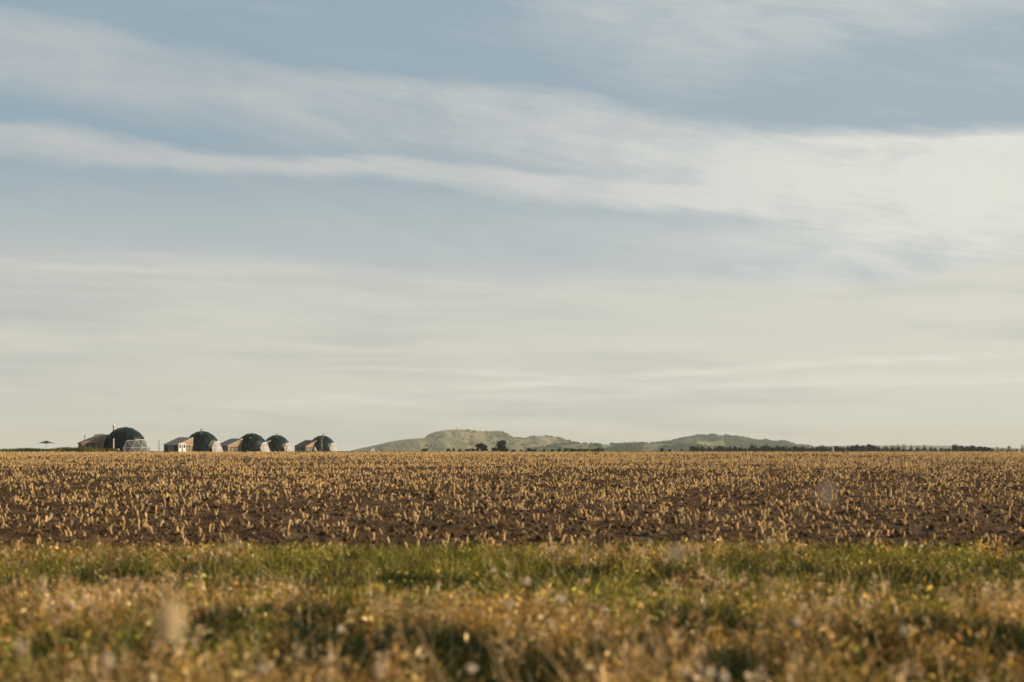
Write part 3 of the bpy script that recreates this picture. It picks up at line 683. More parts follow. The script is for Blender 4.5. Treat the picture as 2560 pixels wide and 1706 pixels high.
PL = [
 (350, 1550, 5.2, 'plume', 0.058, 'plume_grass', 'large out-of-focus pale cream plume in the lower left of the grass', 'grass plume', 0.05),
 (262, 1535, 8.5, 'plume', 0.045, 'plume_grass', 'smaller beige plume just left of the large cream plume', 'grass plume', 0.2),
 (1978, 1236, 5.5, 'grey', 0.050, 'fluffy_seed_stalk', 'faint grey fluffy seed head rising in front of the stubble at right', 'seed stalk', 0.05),
 (1578, 1382, 7.5, 'grey', 0.055, 'fluffy_seed_stalk', 'greyish fluffy seed head against the green belt right of centre', 'seed stalk', 0.1),
 (1850, 1212, 6.0, 'brown', 0.05, 'dock', 'faint rust brown dock spike just left of the tall grey seed head', 'dock', 0.05),
 (1785, 1265, 8.5, 'brown', 0.05, 'dock', 'lower rust brown dock spike over the stubble at right, further from the grey seed head', 'dock', -0.05),
 (532, 1285, 9.5, 'brown', 0.05, 'dock', 'reddish dock spike over the stubble at left', 'dock', 0.05),
 (1298, 1310, 12.0, 'brown', 0.06, 'dock', 'reddish brown dock spike at the field edge near the middle', 'dock', -0.05),
 (1240, 1345, 14.0, 'brown', 0.05, 'dock', 'short brown dock spike just left of the middle one', 'dock', 0.1),
 (70, 1372, 6.5, 'brown', 0.07, 'dock', 'tan brown dock blurred at the far left edge of the grass', 'dock', 0.0),
 (165, 1365, 7.5, 'brown', 0.06, 'dock', 'brown dock beside the far left one', 'dock', 0.1),
 (1383, 1495, 19, 'white', 0.075, 'white_flower', 'brightest pinkish white flower head in the middle of the grass', 'flower', 0.1),
 (1262, 1424, 24, 'white', 0.06, 'white_flower', 'slanting white flower head on the green belt near the middle', 'flower', -0.2),
 (1453, 1450, 22, 'white', 0.04, 'white_flower', 'small white flower right of the brightest one', 'flower', 0.05),
 (1300, 1452, 21, 'pink', 0.10, 'pink_flower', 'pale pink flower clump left above the brightest flower', 'flower', 0.1),
 (1238, 1508, 18.5, 'pink', 0.085, 'pink_flower', 'drooping pink flower head lower left of the brightest one', 'flower', 0.2),
 (1932, 1354, 33, 'pink', 0.09, 'pink_flower', 'pink flower head at the field edge on the right', 'flower', -0.1),
 (2298, 1364, 36, 'white', 0.07, 'white_flower', 'white flower head at the field edge on the far right', 'flower', 0.05),
 (1966, 1552, 15.5, 'pink', 0.07, 'pink_flower', 'pink flower head in the tawny grass on the right', 'flower', 0.1),
 (2000, 1522, 17, 'white', 0.035, 'white_flower', 'small white flower just above the right hand pink one', 'flower', 0.0),
 (2186, 1440, 23, 'white', 0.035, 'white_flower', 'tiny white flower on the green belt at right', 'flower', 0.0),
 (2447, 1420, 25, 'white', 0.035, 'white_flower', 'tiny white flower near the right edge of the green belt', 'flower', 0.0),
 (2056, 1502, 18, 'pink', 0.06, 'pink_flower', 'faint pink flower right of the small white pair', 'flower', 0.1),
 (1768, 1690, 10.8, 'white', 0.055, 'white_flower', 'left one of the two white flowers on the bottom edge at right', 'flower', 0.1),
 (1812, 1678, 10.6, 'white', 0.055, 'white_flower', 'right one of the two white flowers on the bottom edge at right', 'flower', -0.1),
 (1710, 1672, 10.5, 'pink', 0.05, 'pink_flower', 'pale pink flower left of the bottom edge white pair', 'flower', 0.0),
 (640, 1668, 11, 'white', 0.04, 'white_flower', 'white flower near the bottom edge left of the middle', 'flower', 0.05),
 (868, 1670, 11, 'white', 0.045, 'white_flower', 'white flower near the bottom edge at left centre', 'flower', 0.2),
 (930, 1668, 10.8, 'pink', 0.07, 'pink_flower', 'tall pink flower head near the bottom edge at left centre', 'flower', 0.05),
 (1180, 1668, 11.2, 'white', 0.05, 'white_flower', 'white flower near the bottom edge just left of the middle', 'flower', 0.0),
 (35, 1615, 11.5, 'pink', 0.07, 'pink_flower', 'pale pink flower at the lower left edge', 'flower', 0.05),
 (545, 1385, 32, 'pink', 0.09, 'pink_flower', 'pale pink flower head on the green belt at left', 'flower', 0.3),
 (770, 1570, 14.5, 'white', 0.05, 'white_flower', 'curled white flower head beside the dark gap at left centre', 'flower', 0.3),
 (232, 1650, 10.8, 'pink', 0.08, 'pink_flower', 'pink flower head near the bottom edge at left', 'flower', 0.1),
 (733, 1388, 33, 'white', 0.035, 'white_flower', 'tiny white flower on the green belt left of the middle', 'flower', 0.0),
 (148, 1553, 14.5, 'pink', 0.045, 'pink_flower', 'small pink flower left below the beige plume', 'flower', 0.0),
 (1495, 1555, 14.5, 'white', 0.03, 'white_flower', 'small round white flower in the dark gap, upper one', 'flower', 0.0),
 (1488, 1590, 14, 'white', 0.03, 'white_flower', 'small round white flower in the dark gap, lower one', 'flower', 0.0),
 (2230, 1575, 14, 'grey', 0.07, 'fluffy_seed_stalk', 'grey brown fluffy seed head in the grass near the right edge', 'seed stalk', 0.1),
]
for px, py, d, kd, sz, nm, lab, cat, ln in PL: flower_plant(px, py, d, kd, sz, name=nm, lab=lab, cat=cat, lean=ln)
# long slanting dry stalks
ST = [(172, 1400, 178, 1460, 22, 'long dry stalk standing upright on the green belt at far left'), (1208, 1385, 1245, 1440, 25, 'long dry stalk slanting left on the green belt near the middle'),
      (1045, 1570, 1075, 1640, 13, 'longest dry stalk slanting across the dark gap'), (995, 1560, 1030, 1660, 13.5, 'dry stalk left of the longest slanting one in the dark gap'),
      (1910, 1440, 1940, 1520, 19, 'long dry stalk slanting left in the tawny grass at right'), (575, 1345, 640, 1400, 31, 'dry stalk slanting over the green belt at left'),
      (1215, 1600, 1260, 1690, 12, 'dry stalk leaning left near the bottom edge at the middle'), (1345, 1600, 1385, 1660, 12.5, 'curving dry stalk near the bottom edge right of the middle')]
for x0, y0, x1, y1, d, lab in ST:
    zb = gz1(d) - 0.03; top = Vector((X(x0, d), 0, Z(y0, d))); b0 = Vector((X(x1, d), 0, Z(y1, d)))
    dirv = (top - b0); tt = (top.z - zb) / max(dirv.z, 0.01); foot = top - dirv * tt
    root = empty('dry_stalk', (foot.x, d, zb)); tag(root, lab, 'stalk')
    b = MB(); loc = top - foot; b.tube([(0, 0, 0), tuple(loc * 0.5 + Vector((0.015, 0, 0))), tuple(loc)], [0.008, 0.007, 0.004], 6); b.build('stem', M['drystem'], root)
    lv = blades(np.full(5, loc.x), np.zeros(5), np.full(5, loc.z - 0.02), np.full(5, 0.07), np.full(5, 0.012), pick(DRY, 5), rng, 0.9, 0.9)
    add_mesh('dead_leaf', lv[0], lv[1], M['grass'], root, col=lv[2])

# ------------------------------------------------------------------ domes
def geodesic(freq=3):
    ph = (1 + 5 ** 0.5) / 2
    v = [Vector(p).normalized() for p in [(-1, ph, 0), (1, ph, 0), (-1, -ph, 0), (1, -ph, 0), (0, -1, ph), (0, 1, ph), (0, -1, -ph), (0, 1, -ph), (ph, 0, -1), (ph, 0, 1), (-ph, 0, -1), (-ph, 0, 1)]]
    f = [(0, 11, 5), (0, 5, 1), (0, 1, 7), (0, 7, 10), (0, 10, 11), (1, 5, 9), (5, 11, 4), (11, 10, 2), (10, 7, 6), (7, 1, 8), (3, 9, 4), (3, 4, 2), (3, 2, 6), (3, 6, 8), (3, 8, 9), (4, 9, 5), (2, 4, 11), (6, 2, 10), (8, 6, 7), (9, 8, 1)]
    rot = v[5].rotation_difference(Vector((0, 0, 1)))
    v = [rot @ p for p in v]
    V = []; Fc = []; key = {}
    def get(p):
        k = tuple(round(c, 4) for c in p)
        if k not in key: key[k] = len(V); V.append(p)
        return key[k]
    for a, b, c in f:
        A_, B_, C_ = v[a], v[b], v[c]
        g = {}
        for i in range(freq + 1):
            for j in range(freq + 1 - i):
                g[i, j] = get((A_ * (freq - i - j) / freq + B_ * i / freq + C_ * j / freq).normalized())
        for i in range(freq):
            for j in range(freq - i):
                Fc.append((g[i, j], g[i + 1, j], g[i, j + 1]))
                if i + j < freq - 1: Fc.append((g[i + 1, j], g[i + 1, j + 1], g[i, j + 1]))
    return V, Fc
GV, GF = geodesic(3)
def dome(px, d, Rm, bay, spin, label, film='film'):
    bay = bay - math.degrees(math.atan((px - CX) / F))
    base = gz1(d); cz = Z(1122.5, d) - base + 0.0    # centre height above the ground
    root = empty('dome_tent', (X(px, d), d, base), 0); tag(root, label, 'dome tent', 'green geodesic dome tents along the field')
    bd = Vector((math.sin(R(bay)), -math.cos(R(bay)), 0)); bl = Vector((0, 0, 1)).cross(bd)
    def P(a, rr, z):   # a = degrees from bay centre
        return (bd * math.cos(R(a)) + bl * math.sin(R(a))) * rr * Rm + Vector((0, 0, cz + z * Rm))
    rm = Matrix.Rotation(R(spin), 3, 'Z')
    V = [rm @ p for p in GV]; keep = []
    for f in GF:
        c = sum((V[i] for i in f), Vector()) / 3
        if min(V[i].z for i in f) < -0.28: continue
        a = math.degrees(math.atan2(c.dot(bl), c.dot(bd)))
        if abs(a) < 48 and c.z < 0.40: continue
        keep.append(f)
    us_ = sorted({i for f in keep for i in f}); mp_ = {o: n for n, o in enumerate(us_)}
    vv = [V[i] * Rm + Vector((0, 0, cz)) for i in us_]
    vv = [Vector((p.x, p.y, max(p.z, 0.02))) for p in vv]
    cov = add_mesh('canvas_cover', vv, [tuple(mp_[i] for i in f) for f in keep], M['canvas'], root)
    sm = cov.modifiers.new('thick', 'SOLIDIFY'); sm.thickness = 0.04; sm.offset = -1
    ed = {tuple(sorted((f[i], f[(i + 1) % 3]))) for f in keep for i in range(3)}
    b = MB()
    for i, j in ed:
        if V[i].z < -0.1 and V[j].z < -0.1: continue
        b.tube([V[i] * Rm * 1.001 + Vector((0, 0, cz)), V[j] * Rm * 1.001 + Vector((0, 0, cz))], 0.022, 4, False)
    b.build('seams', M['seam'], root)
    # window bay: a faceted clear sheet on white poles, pushed out in front of the cover
    up = [P(a, 0.915, 0.43 - 0.0011 * abs(a)) for a in ((-54, -27, 0, 27, 54) if film == 'film' else (-45, -22, 0, 22, 45))]
    mid = [P(a, (1.10 if film == 'film' else 1.12) - 0.0012 * abs(a), 0.06) for a in (-62, -40.5, -13.5, 13.5, 40.5, 62)]
    bot = [P(a, 1.13 if film == 'film' else 1.17, -cz / Rm + 0.02) for a in (-62, -54, -27, 0, 27, 54, 62)]
    bayo = empty('window_bay', (0, 0, 0)); bayo.parent = root
    fr = MB()
    def bar(p, q, r=0.062): fr.tube([p, q], r, 6)
    tris = []
    for i in range(5): tris.append((mid[i], mid[i + 1], up[i]))
    for i in range(4): tris.append((up[i], mid[i + 1], up[i + 1]))
    for i in range(6): tris.append((bot[i], bot[i + 1], mid[i]))
    for i in range(5): tris.append((mid[i], bot[i + 1], mid[i + 1]))
    se = set()
    for t3 in tris:
        for i in range(3):
            k_ = tuple(sorted([tuple(round(c, 3) for c in t3[i]), tuple(round(c, 3) for c in t3[(i + 1) % 3])])); se.add(k_)
    for k_ in se:
        thick = 0.06 if (abs(k_[0][2] - up[2].z) < 0.35 and abs(k_[1][2] - up[2].z) < 0.35) else 0.034
        bar(Vector(k_[0]), Vector(k_[1]), thick)
    fr.build('frame', M['frame_shaded' if film == 'film' else 'white'], bayo)
    tv = []; tf = []
    for t3 in tris:
        b_ = len(tv); tv += [tuple(v) for v in t3]; tf.append((b_, b_ + 1, b_ + 2))
    add_mesh('clear_sheet', tv, tf, M[film], bayo)
    # closing flaps between bay and cover
    fl = MB()
    for s_ in (0, -1):
        a_ = -54 if s_ == 0 else 54; a2 = -62 if s_ == 0 else 62
        fl.add([up[s_], mid[s_], bot[s_], P(a2, 0.90, -cz / Rm + 0.02), P(a_, 0.86, 0.43)], [(0, 1, 2, 3, 4)])
    fl.add([up[0], up[1], up[2], up[3], up[4], P(54, 0.84, 0.43), P(27, 0.84, 0.44), P(0, 0.84, 0.44), P(-27, 0.84, 0.44), P(-54, 0.84, 0.43)],
           [(0, 1, 8, 9), (1, 2, 7, 8), (2, 3, 6, 7), (3, 4, 5, 6)])
    fl.build('side_flap', M['canvas'], bayo)
    # deck
    dk = MB(); n = 28
    ring = [(Rm * 1.25 * math.cos(2 * math.pi * k / n), Rm * 1.25 * math.sin(2 * math.pi * k / n)) for k in range(n)]
    dk.add([(x, y, 0.02) for x, y in ring] + [(x, y, -0.3) for x, y in ring], [tuple(range(n)), tuple(range(2 * n - 1, n - 1, -1))] + [(i, i + n, (i + 1) % n + n, (i + 1) % n) for i in range(n)])
    dk.build('deck', M['deck'], root)
    return root
def flue(root, px, top, bottom, d, mat_='steel', r=0.11, yoff=None, name='flue'):
    """stove pipe in front of the cover, with cap and elbow"""
    x = X(px, d) - root.location.x; z1 = Z(top, d) - root.location.z; z0 = Z(bottom, d) - root.location.z
    b = MB(); b.tube([(x, yoff, z0), (x, yoff, z1 - 0.1)], r, 12)
    b.tube([(x, yoff, z0 + 0.12), (x, yoff + 1.2, z0 + 0.12)], r * 0.8, 10)
    f = b.build(name, M[mat_], root, True)
    c = MB(); c.lathe([(r * 1.1, z1 - 0.28), (r * 1.45, z1 - 0.24), (r * 1.45, z1 - 0.02), (r * 0.6, z1 + 0.06)], x, yoff, 12); c.build('flue_cap', M['steel_light' if mat_ == 'steel' and px < 300 else 'steel'], f, True)
    return f
D = []
D.append(dome(314, 440, 3.97, 58, 12, 'largest and leftmost dark green dome, its white framed window bay facing the field'))
D.append(dome(506, 564, 4.16, 93, 40, 'dark green dome with a tall flue above the cabin with white doors', 'film_milky'))
D.append(dome(630, 635, 4.12, 93, 52, 'dark green dome with a small white vent and no flue, third from left', 'film_milky'))
D.append(dome(692, 725, 4.18, 93, 40, 'dark green dome partly hidden behind the bay of the one with the white vent', 'film_milky'))
D.append(dome(806, 760, 4.22, 93, 40, 'rightmost dark green dome with two slim posts in front', 'film_milky'))
flue(D[0], 290.3, 1063, 1082, 440, 'steel', 0.11, -2.6)
flue(D[1], 507.8, 1073, 1096, 564, 'steel', 0.105, -3.2)
flue(D[3], 696, 1084, 1104, 725, 'steel', 0.11, -3.4)
flue(D[4], 810.5, 1084, 1103, 760, 'steel', 0.11, -3.4)
b = MB(); b.tube([(0, -3.7, 3.15), (0, -3.2, 3.15)], 0.13, 10); b.tube([(0, -3.85, 3.15), (0, -3.7, 3.15)], [0.17, 0.17], 10); v = b.build('wall_vent', M['white'], D[2])
v.location = (-0.02, 0.35, (Z(1095, 635) - D[2].location.z) - 3.15)

# ------------------------------------------------------------------ cabins
def window(parent, x0, x1, z0, z1, panes=2, y=-0.0, pane='glass'):
    fw = 0.17; f = MB()
    f.box(x0, x1, y - 0.06, y + 0.02, z1 - fw, z1); f.box(x0, x1, y - 0.06, y + 0.02, z0, z0 + 0.06)
    f.box(x0, x0 + fw, y - 0.06, y + 0.02, z0 + 0.06, z1 - fw); f.box(x1 - fw, x1, y - 0.06, y + 0.02, z0 + 0.06, z1 - fw)
    if panes == 2: xm = (x0 + x1) / 2; f.box(xm - fw, xm + fw, y - 0.058, y + 0.02, z0 + 0.06, z1 - fw)
    wdw = f.build('window', M['dark'], parent)
    xs = [x0 + fw, x1 - fw] if panes == 1 else [x0 + fw, (x0 + x1) / 2 - fw, (x0 + x1) / 2 + fw, x1 - fw]
    for k in range(0, len(xs), 2):
        g = MB(); g.box(xs[k], xs[k + 1], y - 0.02, y + 0.01, z0 + 0.06, z1 - fw); g.build('pane', M[pane], wdw)
    return wdw
def cabin(px, d, a, top, low, label, G=4.2, L=5.5, roofm='roof', win=None, pane='glass', link=0.0, eave=0.22):
    base = gz1(d); root = empty('timber_cabin', (X(px, d), d, base), R(a) - math.atan((px - CX) / F)); tag(root, label, 'cabin', 'timber cabins beside the dome tents')
    zh = Z(top, d) - base - 0.10; zl = Z(low, d) - base - 0.10
    w_ = MB(); w_.prism([(-G, 0), (0, 0), (0, zh), (-G, zl)], 0, L); w_.build('wall', M['boards'], root)
    sl = (zh - zl) / G
    r_ = MB(); o = eave; yo = 0.12
    r_.prism([(-G - o, zl - sl * o + 0.003), (0.04, zh + sl * 0.04 + 0.003), (0.04, zh + sl * 0.04 + 0.10), (-G - o, zl - sl * o + 0.10)], -yo, L + 0.1); rf = r_.build('roof', M[roofm], root)
    tr = MB(); tr.prism([(-G - o, zl - sl * o - 0.10), (0.05, zh + sl * 0.05 - 0.10), (0.05, zh + sl * 0.05 - 0.003), (-G - o, zl - sl * o - 0.003)], -yo - 0.02, -yo + 0.03); tr.build('bargeboard', M['orange_wood' if px > 700 else 'roof'], root)
    cb = MB(); cb.box(-0.04, 0.03, -0.03, 0.05, 0, zh - 0.12); cb.box(-G - 0.03, -G + 0.05, -0.03, 0.05, 0, zl - 0.05); cb.build('corner_board', M['white_wood'] if px in (483,) else M['boards'], root)
    if win: 
        wdw = window(root, *win, panes=2 if win[1] - win[0] > 1.6 else 1, pane=pane)
    if link:
        lk = MB(); lk.box(0, link, 0, 2.6, 0, zh + 0.02); l_ = lk.build('link_porch', M['white_wood'], root); l_.location = (0.06, 0.9, 0); l_.rotation_euler = (0, 0, R(30))
    return root, zh, zl
c1, zh, zl = cabin(260, 438, 8, 1085.5, 1106.5, 'timber cabin with monopitch roof left of the largest dome', G=3.85, win=(-3.0, -0.72, 0.9, 1.95), link=1.5)
b = MB(); b.lathe([(0.06, 1.9), (0.06, 3.30), (0.10, 3.32), (0.10, 3.42), (0.03, 3.5)], -3.2 + 0.0, 1.6, 10); b.build('roof_vent', M['steel'], c1)
b.v = b.v
c2, zh, zl = cabin(483, 560, 37, 1093.7, 1111.0, 'timber cabin with grey roof and open white double doors', win=(-2.15, -0.75, 0.4, 1.56), pane='glass_pale')
# white doors of the second cabin
dr = MB(); g_ = MB()
x0, x1, y0 = -4.30, -2.28, -0.34
dr.box(x0, x1, y0, y0 + 0.10, 1.92, 2.10)
for a_, b_ in ((x0, x0 + 0.16), (x0 + 0.66, x0 + 0.84), (x0 + 1.16, x0 + 1.34), (x1 - 0.16, x1)): dr.box(a_, b_, y0, y0 + 0.10, 0.02, 1.92)
for a_, b_ in ((x0 + 0.16, x0 + 0.66), (x0 + 1.34, x1 - 0.16)):
    dr.box(a_, b_, y0 + 0.02, y0 + 0.08, 0.02, 1.02)
door = dr.build('double_door', M['white'], c2)
for a_, b_ in ((x0 + 0.16, x0 + 0.66), (x0 + 1.34, x1 - 0.16)): MB().box(a_, b_, y0 + 0.04, y0 + 0.07, 1.02, 1.92).build('door_pane', M['dark'], door)
b = MB(); b.box(x0 - 0.02, x0 + 0.12, y0 + 0.11, -0.003, 0.02, 2.1); b.box(x1 - 0.12, x1, y0 + 0.11, -0.003, 0.02, 2.1); b.box(x0 + 0.125, x1 - 0.125, -0.05, -0.004, 0.02, 2.1); b.build('door_reveal', M['red'], c2)
# low side of the second cabin: dark openings
b = MB(); b.box(-4.24, -4.203, 0.35, 1.45, 0.1, 1.72); b.build('side_door', M['canvas'], c2)
b = MB(); b.box(-4.24, -4.203, 4.1, 5.45, 0.1, 1.7); b.build('side_opening', M['dark'], c2)
c3, zh, zl = cabin(607, 632, 34, 1096.8, 1113.5, 'timber cabin left of the dome with the white vent', G=4.5, win=(-3.8, -0.95, 0.2, 1.28), pane='glass_pale')
c4, zh, zl = cabin(677, 722, 36, 1101.3, 1115, 'timber cabin mostly hidden behind two domes, only its corner showing', win=(-3.4, -1.0, 0.2, 1.2))
c5, zh, zl = cabin(792, 757, 40, 1100.8, 1115.0, 'brown roofed timber cabin left of the rightmost dome', G=4.3, roofm='roof_brown', win=(-4.0, -0.9, 0.15, 1.15), pane='glass_pale')
b = MB(); b.box(-4.34, -4.303, 1.2, 2.2, 0.1, 1.25); b.build('side_opening', M['dark'], c5)

# posts and small things round the domes
def post(px, d, top, r, m_, label, name='post', cat='post', group=None, arm=None):
    zb = gz1(d); h = Z(top, d) - zb; root = empty(name, (X(px, d), d, zb)); tag(root, label, cat, group)
    b = MB(); b.lathe([(r * 1.15, 0), (r * 1.15, 0.25), (r, 0.27), (r, h - 0.06), (r * 1.2, h - 0.05), (r * 1.2, h)], n=12); b.build('shaft', M[m_], root)
    if arm: b2 = MB(); b2.tube([(0, 0, arm[0]), (arm[1], 0, arm[0])], r * 0.7, 8); b2.tube([(arm[1], 0, arm[0] - 0.15), (arm[1], 0, arm[0] + 0.12)], r * 1.2, 8); b2.build('bracket', M['white'], root)
    return root
post(284.7, 432, 1096.8, 0.12, 'white_wood', 'pale round post in front of the largest dome')
post(398.3, 545, 1101, 0.075, 'red', 'thin rust red pole left of the cabin with white doors', 'pole', 'pole', arm=(0.95, 0.35))
post(800.6, 752, 1094, 0.04, 'steel_light', 'left one of two slim pale posts before the rightmost dome', group='slim posts before the rightmost dome')
post(805.2, 752, 1094, 0.055, 'steel_light', 'right one of two slim pale posts before the rightmost dome', group='slim posts before the rightmost dome')
post(717, 718, 1117, 0.13, 'orange_wood', 'short orange timber post left of the hidden dome\'s window bay')
post(374, 436, 1117.5, 0.07, 'steel', 'short dark post right of the largest dome\'s bay')
post(2082, 900, 1117.5, 0.16, 'white', 'lone white post in front of the dark trees on the right')
# planter box
d = 430; zb = gz1(d)
t_ = empty('planter', (X(293.5, d), d, zb)); tag(t_, 'pale timber box at the foot of the largest dome', 'planter')
b = MB(); h = Z(1122.2, d) - zb
for z0 in np.arange(0, h - 0.05, 0.18): b.box(-0.35, 0.35, -0.3, 0.3, float(z0), float(min(z0 + 0.165, h)))
b.build('boards', M['white_wood'], t_); b = MB(); b.box(-0.30, 0.30, -0.25, 0.25, 0.05, h - 0.01); b.build('soil', M['soil'], t_)
# white deck chair beside the right-hand cabin
d = 748; zb = gz1(d); t_ = empty('deck_chair', (X(789, d), d, zb), R(20)); tag(t_, 'white folding deck chair leaning beside the brown roofed cabin', 'deck chair')
b = MB(); b.tube([(-0.25, -0.3, 0), (-0.25, 0.1, 1.25)], 0.06, 6); b.tube([(0.0, -0.3, 0), (0.0, 0.1, 1.25)], 0.06, 6); b.tube([(0.55, 0.0, 0.0), (-0.20, 0.0, 1.1)], 0.06, 6); b.tube([(0.55, 0.3, 0.0), (-0.20, 0.3, 1.1)], 0.06, 6); b.tube([(-0.28, 0.1, 1.22), (0.05, 0.1, 1.22)], 0.05, 6); b.build('frame', M['white'], t_)
b = MB(); b.prism([(-0.28, 1.18), (-0.10, 0.62), (0.30, 0.35), (0.30, 0.31), (-0.13, 0.58), (-0.31, 1.16)], -0.2, 0.35); b.build('sling', M['white'], t_)

# parasol
d = 400; zb = gz1(d); t_ = empty('parasol', (X(116.3, d), d, zb)); tag(t_, 'open dark green parasol standing alone left of the domes', 'parasol')
zr = Z(1108.3, d) - zb; zt = Z(1102.2, d) - zb; rr = X(139.5, d) - X(116.3, d)
b = MB(); b.lathe([(0.25, 0), (0.25, 0.08), (0.05, 0.1)], n=16); b.build('base', M['steel'], t_)
b = MB(); b.tube([(0, 0, 0.08), (0, 0, zt - 0.05)], 0.03, 8); b.build('pole', M['steel_light'], t_)
n = 8; V = [(0, 0, zt)]; 
for f_, z_ in ((0.17, zt - 0.05), (0.2, zt - 0.10), (0.6, zr + 0.10), (1.0, zr - 0.03)):
    for k in range(n): V.append((rr * f_ * math.cos(2 * math.pi * k / n), rr * f_ * math.sin(2 * math.pi * k / n), z_))
Fc = [(0, 1 + k, 1 + (k + 1) % n) for k in range(n)]
for l in range(3): Fc += [(1 + l * n + k, 1 + l * n + (k + 1) % n, 1 + (l + 1) * n + (k + 1) % n, 1 + (l + 1) * n + k) for k in range(n)]
o = add_mesh('canopy', V, Fc, M['canvas'], t_); s_ = o.modifiers.new('thick', 'SOLIDIFY'); s_.thickness = 0.02
for k in range(n):
    b = MB(); b.tube([(0, 0, zt - 0.55), (rr * 0.5 * math.cos(2 * math.pi * k / n), rr * 0.5 * math.sin(2 * math.pi * k / n), zr + 0.12)], 0.012, 4); b.build('rib', M['steel'], t_)

# rough grass bank in front of the domes
def bank():
    d = 300.0; xs = np.linspace(X(-260, d), X(300, d), 120); prof = np.interp(xs, [X(p, d) for p in (-260, 0, 40, 60, 75, 100, 120, 150, 175, 205, 225, 245, 262, 285, 300)],
              [Z(q, d) for q in (1119, 1122.5, 1122, 1119.5, 1118.8, 1121, 1122, 1118.5, 1117.8, 1118.5, 1117.0, 1119, 1121, 1120.5, 1126)]) - 0.16
    ts = np.linspace(-1, 1, 25); XX = np.repeat(xs[:, None], 25, 1); YY = d + ts[None] * 7 + (fbm(XX * .2 + 9, XX * 0 + 1, 5) - .5) * 4
    g = gz(YY) - 0.1; hh = np.maximum(prof[:, None] - g, 0) * (1 - np.abs(ts[None]) ** 2.2) * (0.9 + 0.25 * (fbm(XX * 1.3 + 60, YY * 1.3, 8) - .5))
    V = np.stack([XX, YY, g + hh], -1).reshape(-1, 3)
    i = np.arange(119)[:, None] * 25 + np.arange(24)[None]; Q = np.stack([i, i + 25, i + 26, i + 1], -1).reshape(-1, 4)
    tag(add_mesh('bank', V, Q, M['ground'], smooth=True), kind='structure')
    n = 26000; ii = rng.integers(0, 119, n); jj = rng.integers(0, 24, n)
    W = V.reshape(120, 25, 3); p = W[ii, jj] + (W[ii + 1, jj] - W[ii, jj]) * rng.random((n, 1)) + (W[ii, jj + 1] - W[ii, jj]) * rng.random((n, 1))
    cl = fbm(p[:, 0] * 0.5 + 7, p[:, 1] * 0.5, 15, 3); cc = np.where((cl > 0.5)[:, None], pick(DKG, n) * 1.5, pick(GRN, n) * 0.75)
    cc = np.where((rng.random(n) < 0.12)[:, None], pick(DRY, n) * 0.7, cc)
    B = blades(p[:, 0], p[:, 1], p[:, 2] - 0.03, rng.uniform(0.12, 0.34, n) * (0.6 + 0.8 * cl), rng.uniform(0.03, 0.07, n), cc, rng, 0.5, 0.5, 3)
    tag(add_mesh('rough_grass', B[0], B[1], M['grass'], col=B[2]), 'rough green grass on the low bank below the parasol and first cabin', 'rough grass', kind='stuff')
bank()

# ------------------------------------------------------------------ trees and bushes
def crown_mesh(name, lobes, nleaf, leaf, base, mat_, parent, shell=0.55):
    """leaf faces spread through the volume of several lobes (x,y,z,rx,ry,rz)"""
    vol = np.array([l[3] * l[4] * l[5] for l in lobes]) ** 0.8; pr = vol / vol.sum(); li = rng.choice(len(lobes), nleaf, p=pr); L = np.array(lobes)[li]
    u = rng.normal(0, 1, (nleaf, 3)); u /= np.linalg.norm(u, axis=1, keepdims=True)
    bump_ = 1 + 0.22 * np.sin(u[:, 0] * 7 + L[:, 0] * 3) * np.sin(u[:, 2] * 6 + L[:, 2]) + rng.normal(0, 0.07, nleaf)
    rr = (shell + (1 - shell) * rng.random(nleaf) ** 0.5) * bump_
    c = L[:, :3] + u * L[:, 3:6] * rr[:, None]
    s = leaf * rng.uniform(0.6, 1.4, (nleaf, 1))
    d1 = rng.normal(0, 1, (nleaf, 3)); d1 /= np.linalg.norm(d1, axis=1, keepdims=True); d2 = np.cross(d1, rng.normal(0, 1, (nleaf, 3))); d2 /= np.linalg.norm(d2, axis=1, keepdims=True)
    q = np.stack([c - d1 * s, c - d2 * s * .6, c + d1 * s, c + d2 * s * .6], 1)
    tone = rng.uniform(0.6, 1.4, (len(lobes), 1))[li] * rng.uniform(0.8, 1.2, (nleaf, 1))
    return add_mesh(name, q.reshape(-1, 3), np.arange(4 * nleaf).reshape(nleaf, 4), mat_, parent, col=np.repeat(np.array([base]) * tone, 4, 0))
M['leaf'] = leafy('tree_leaves', 0.22, gloss=0.0)
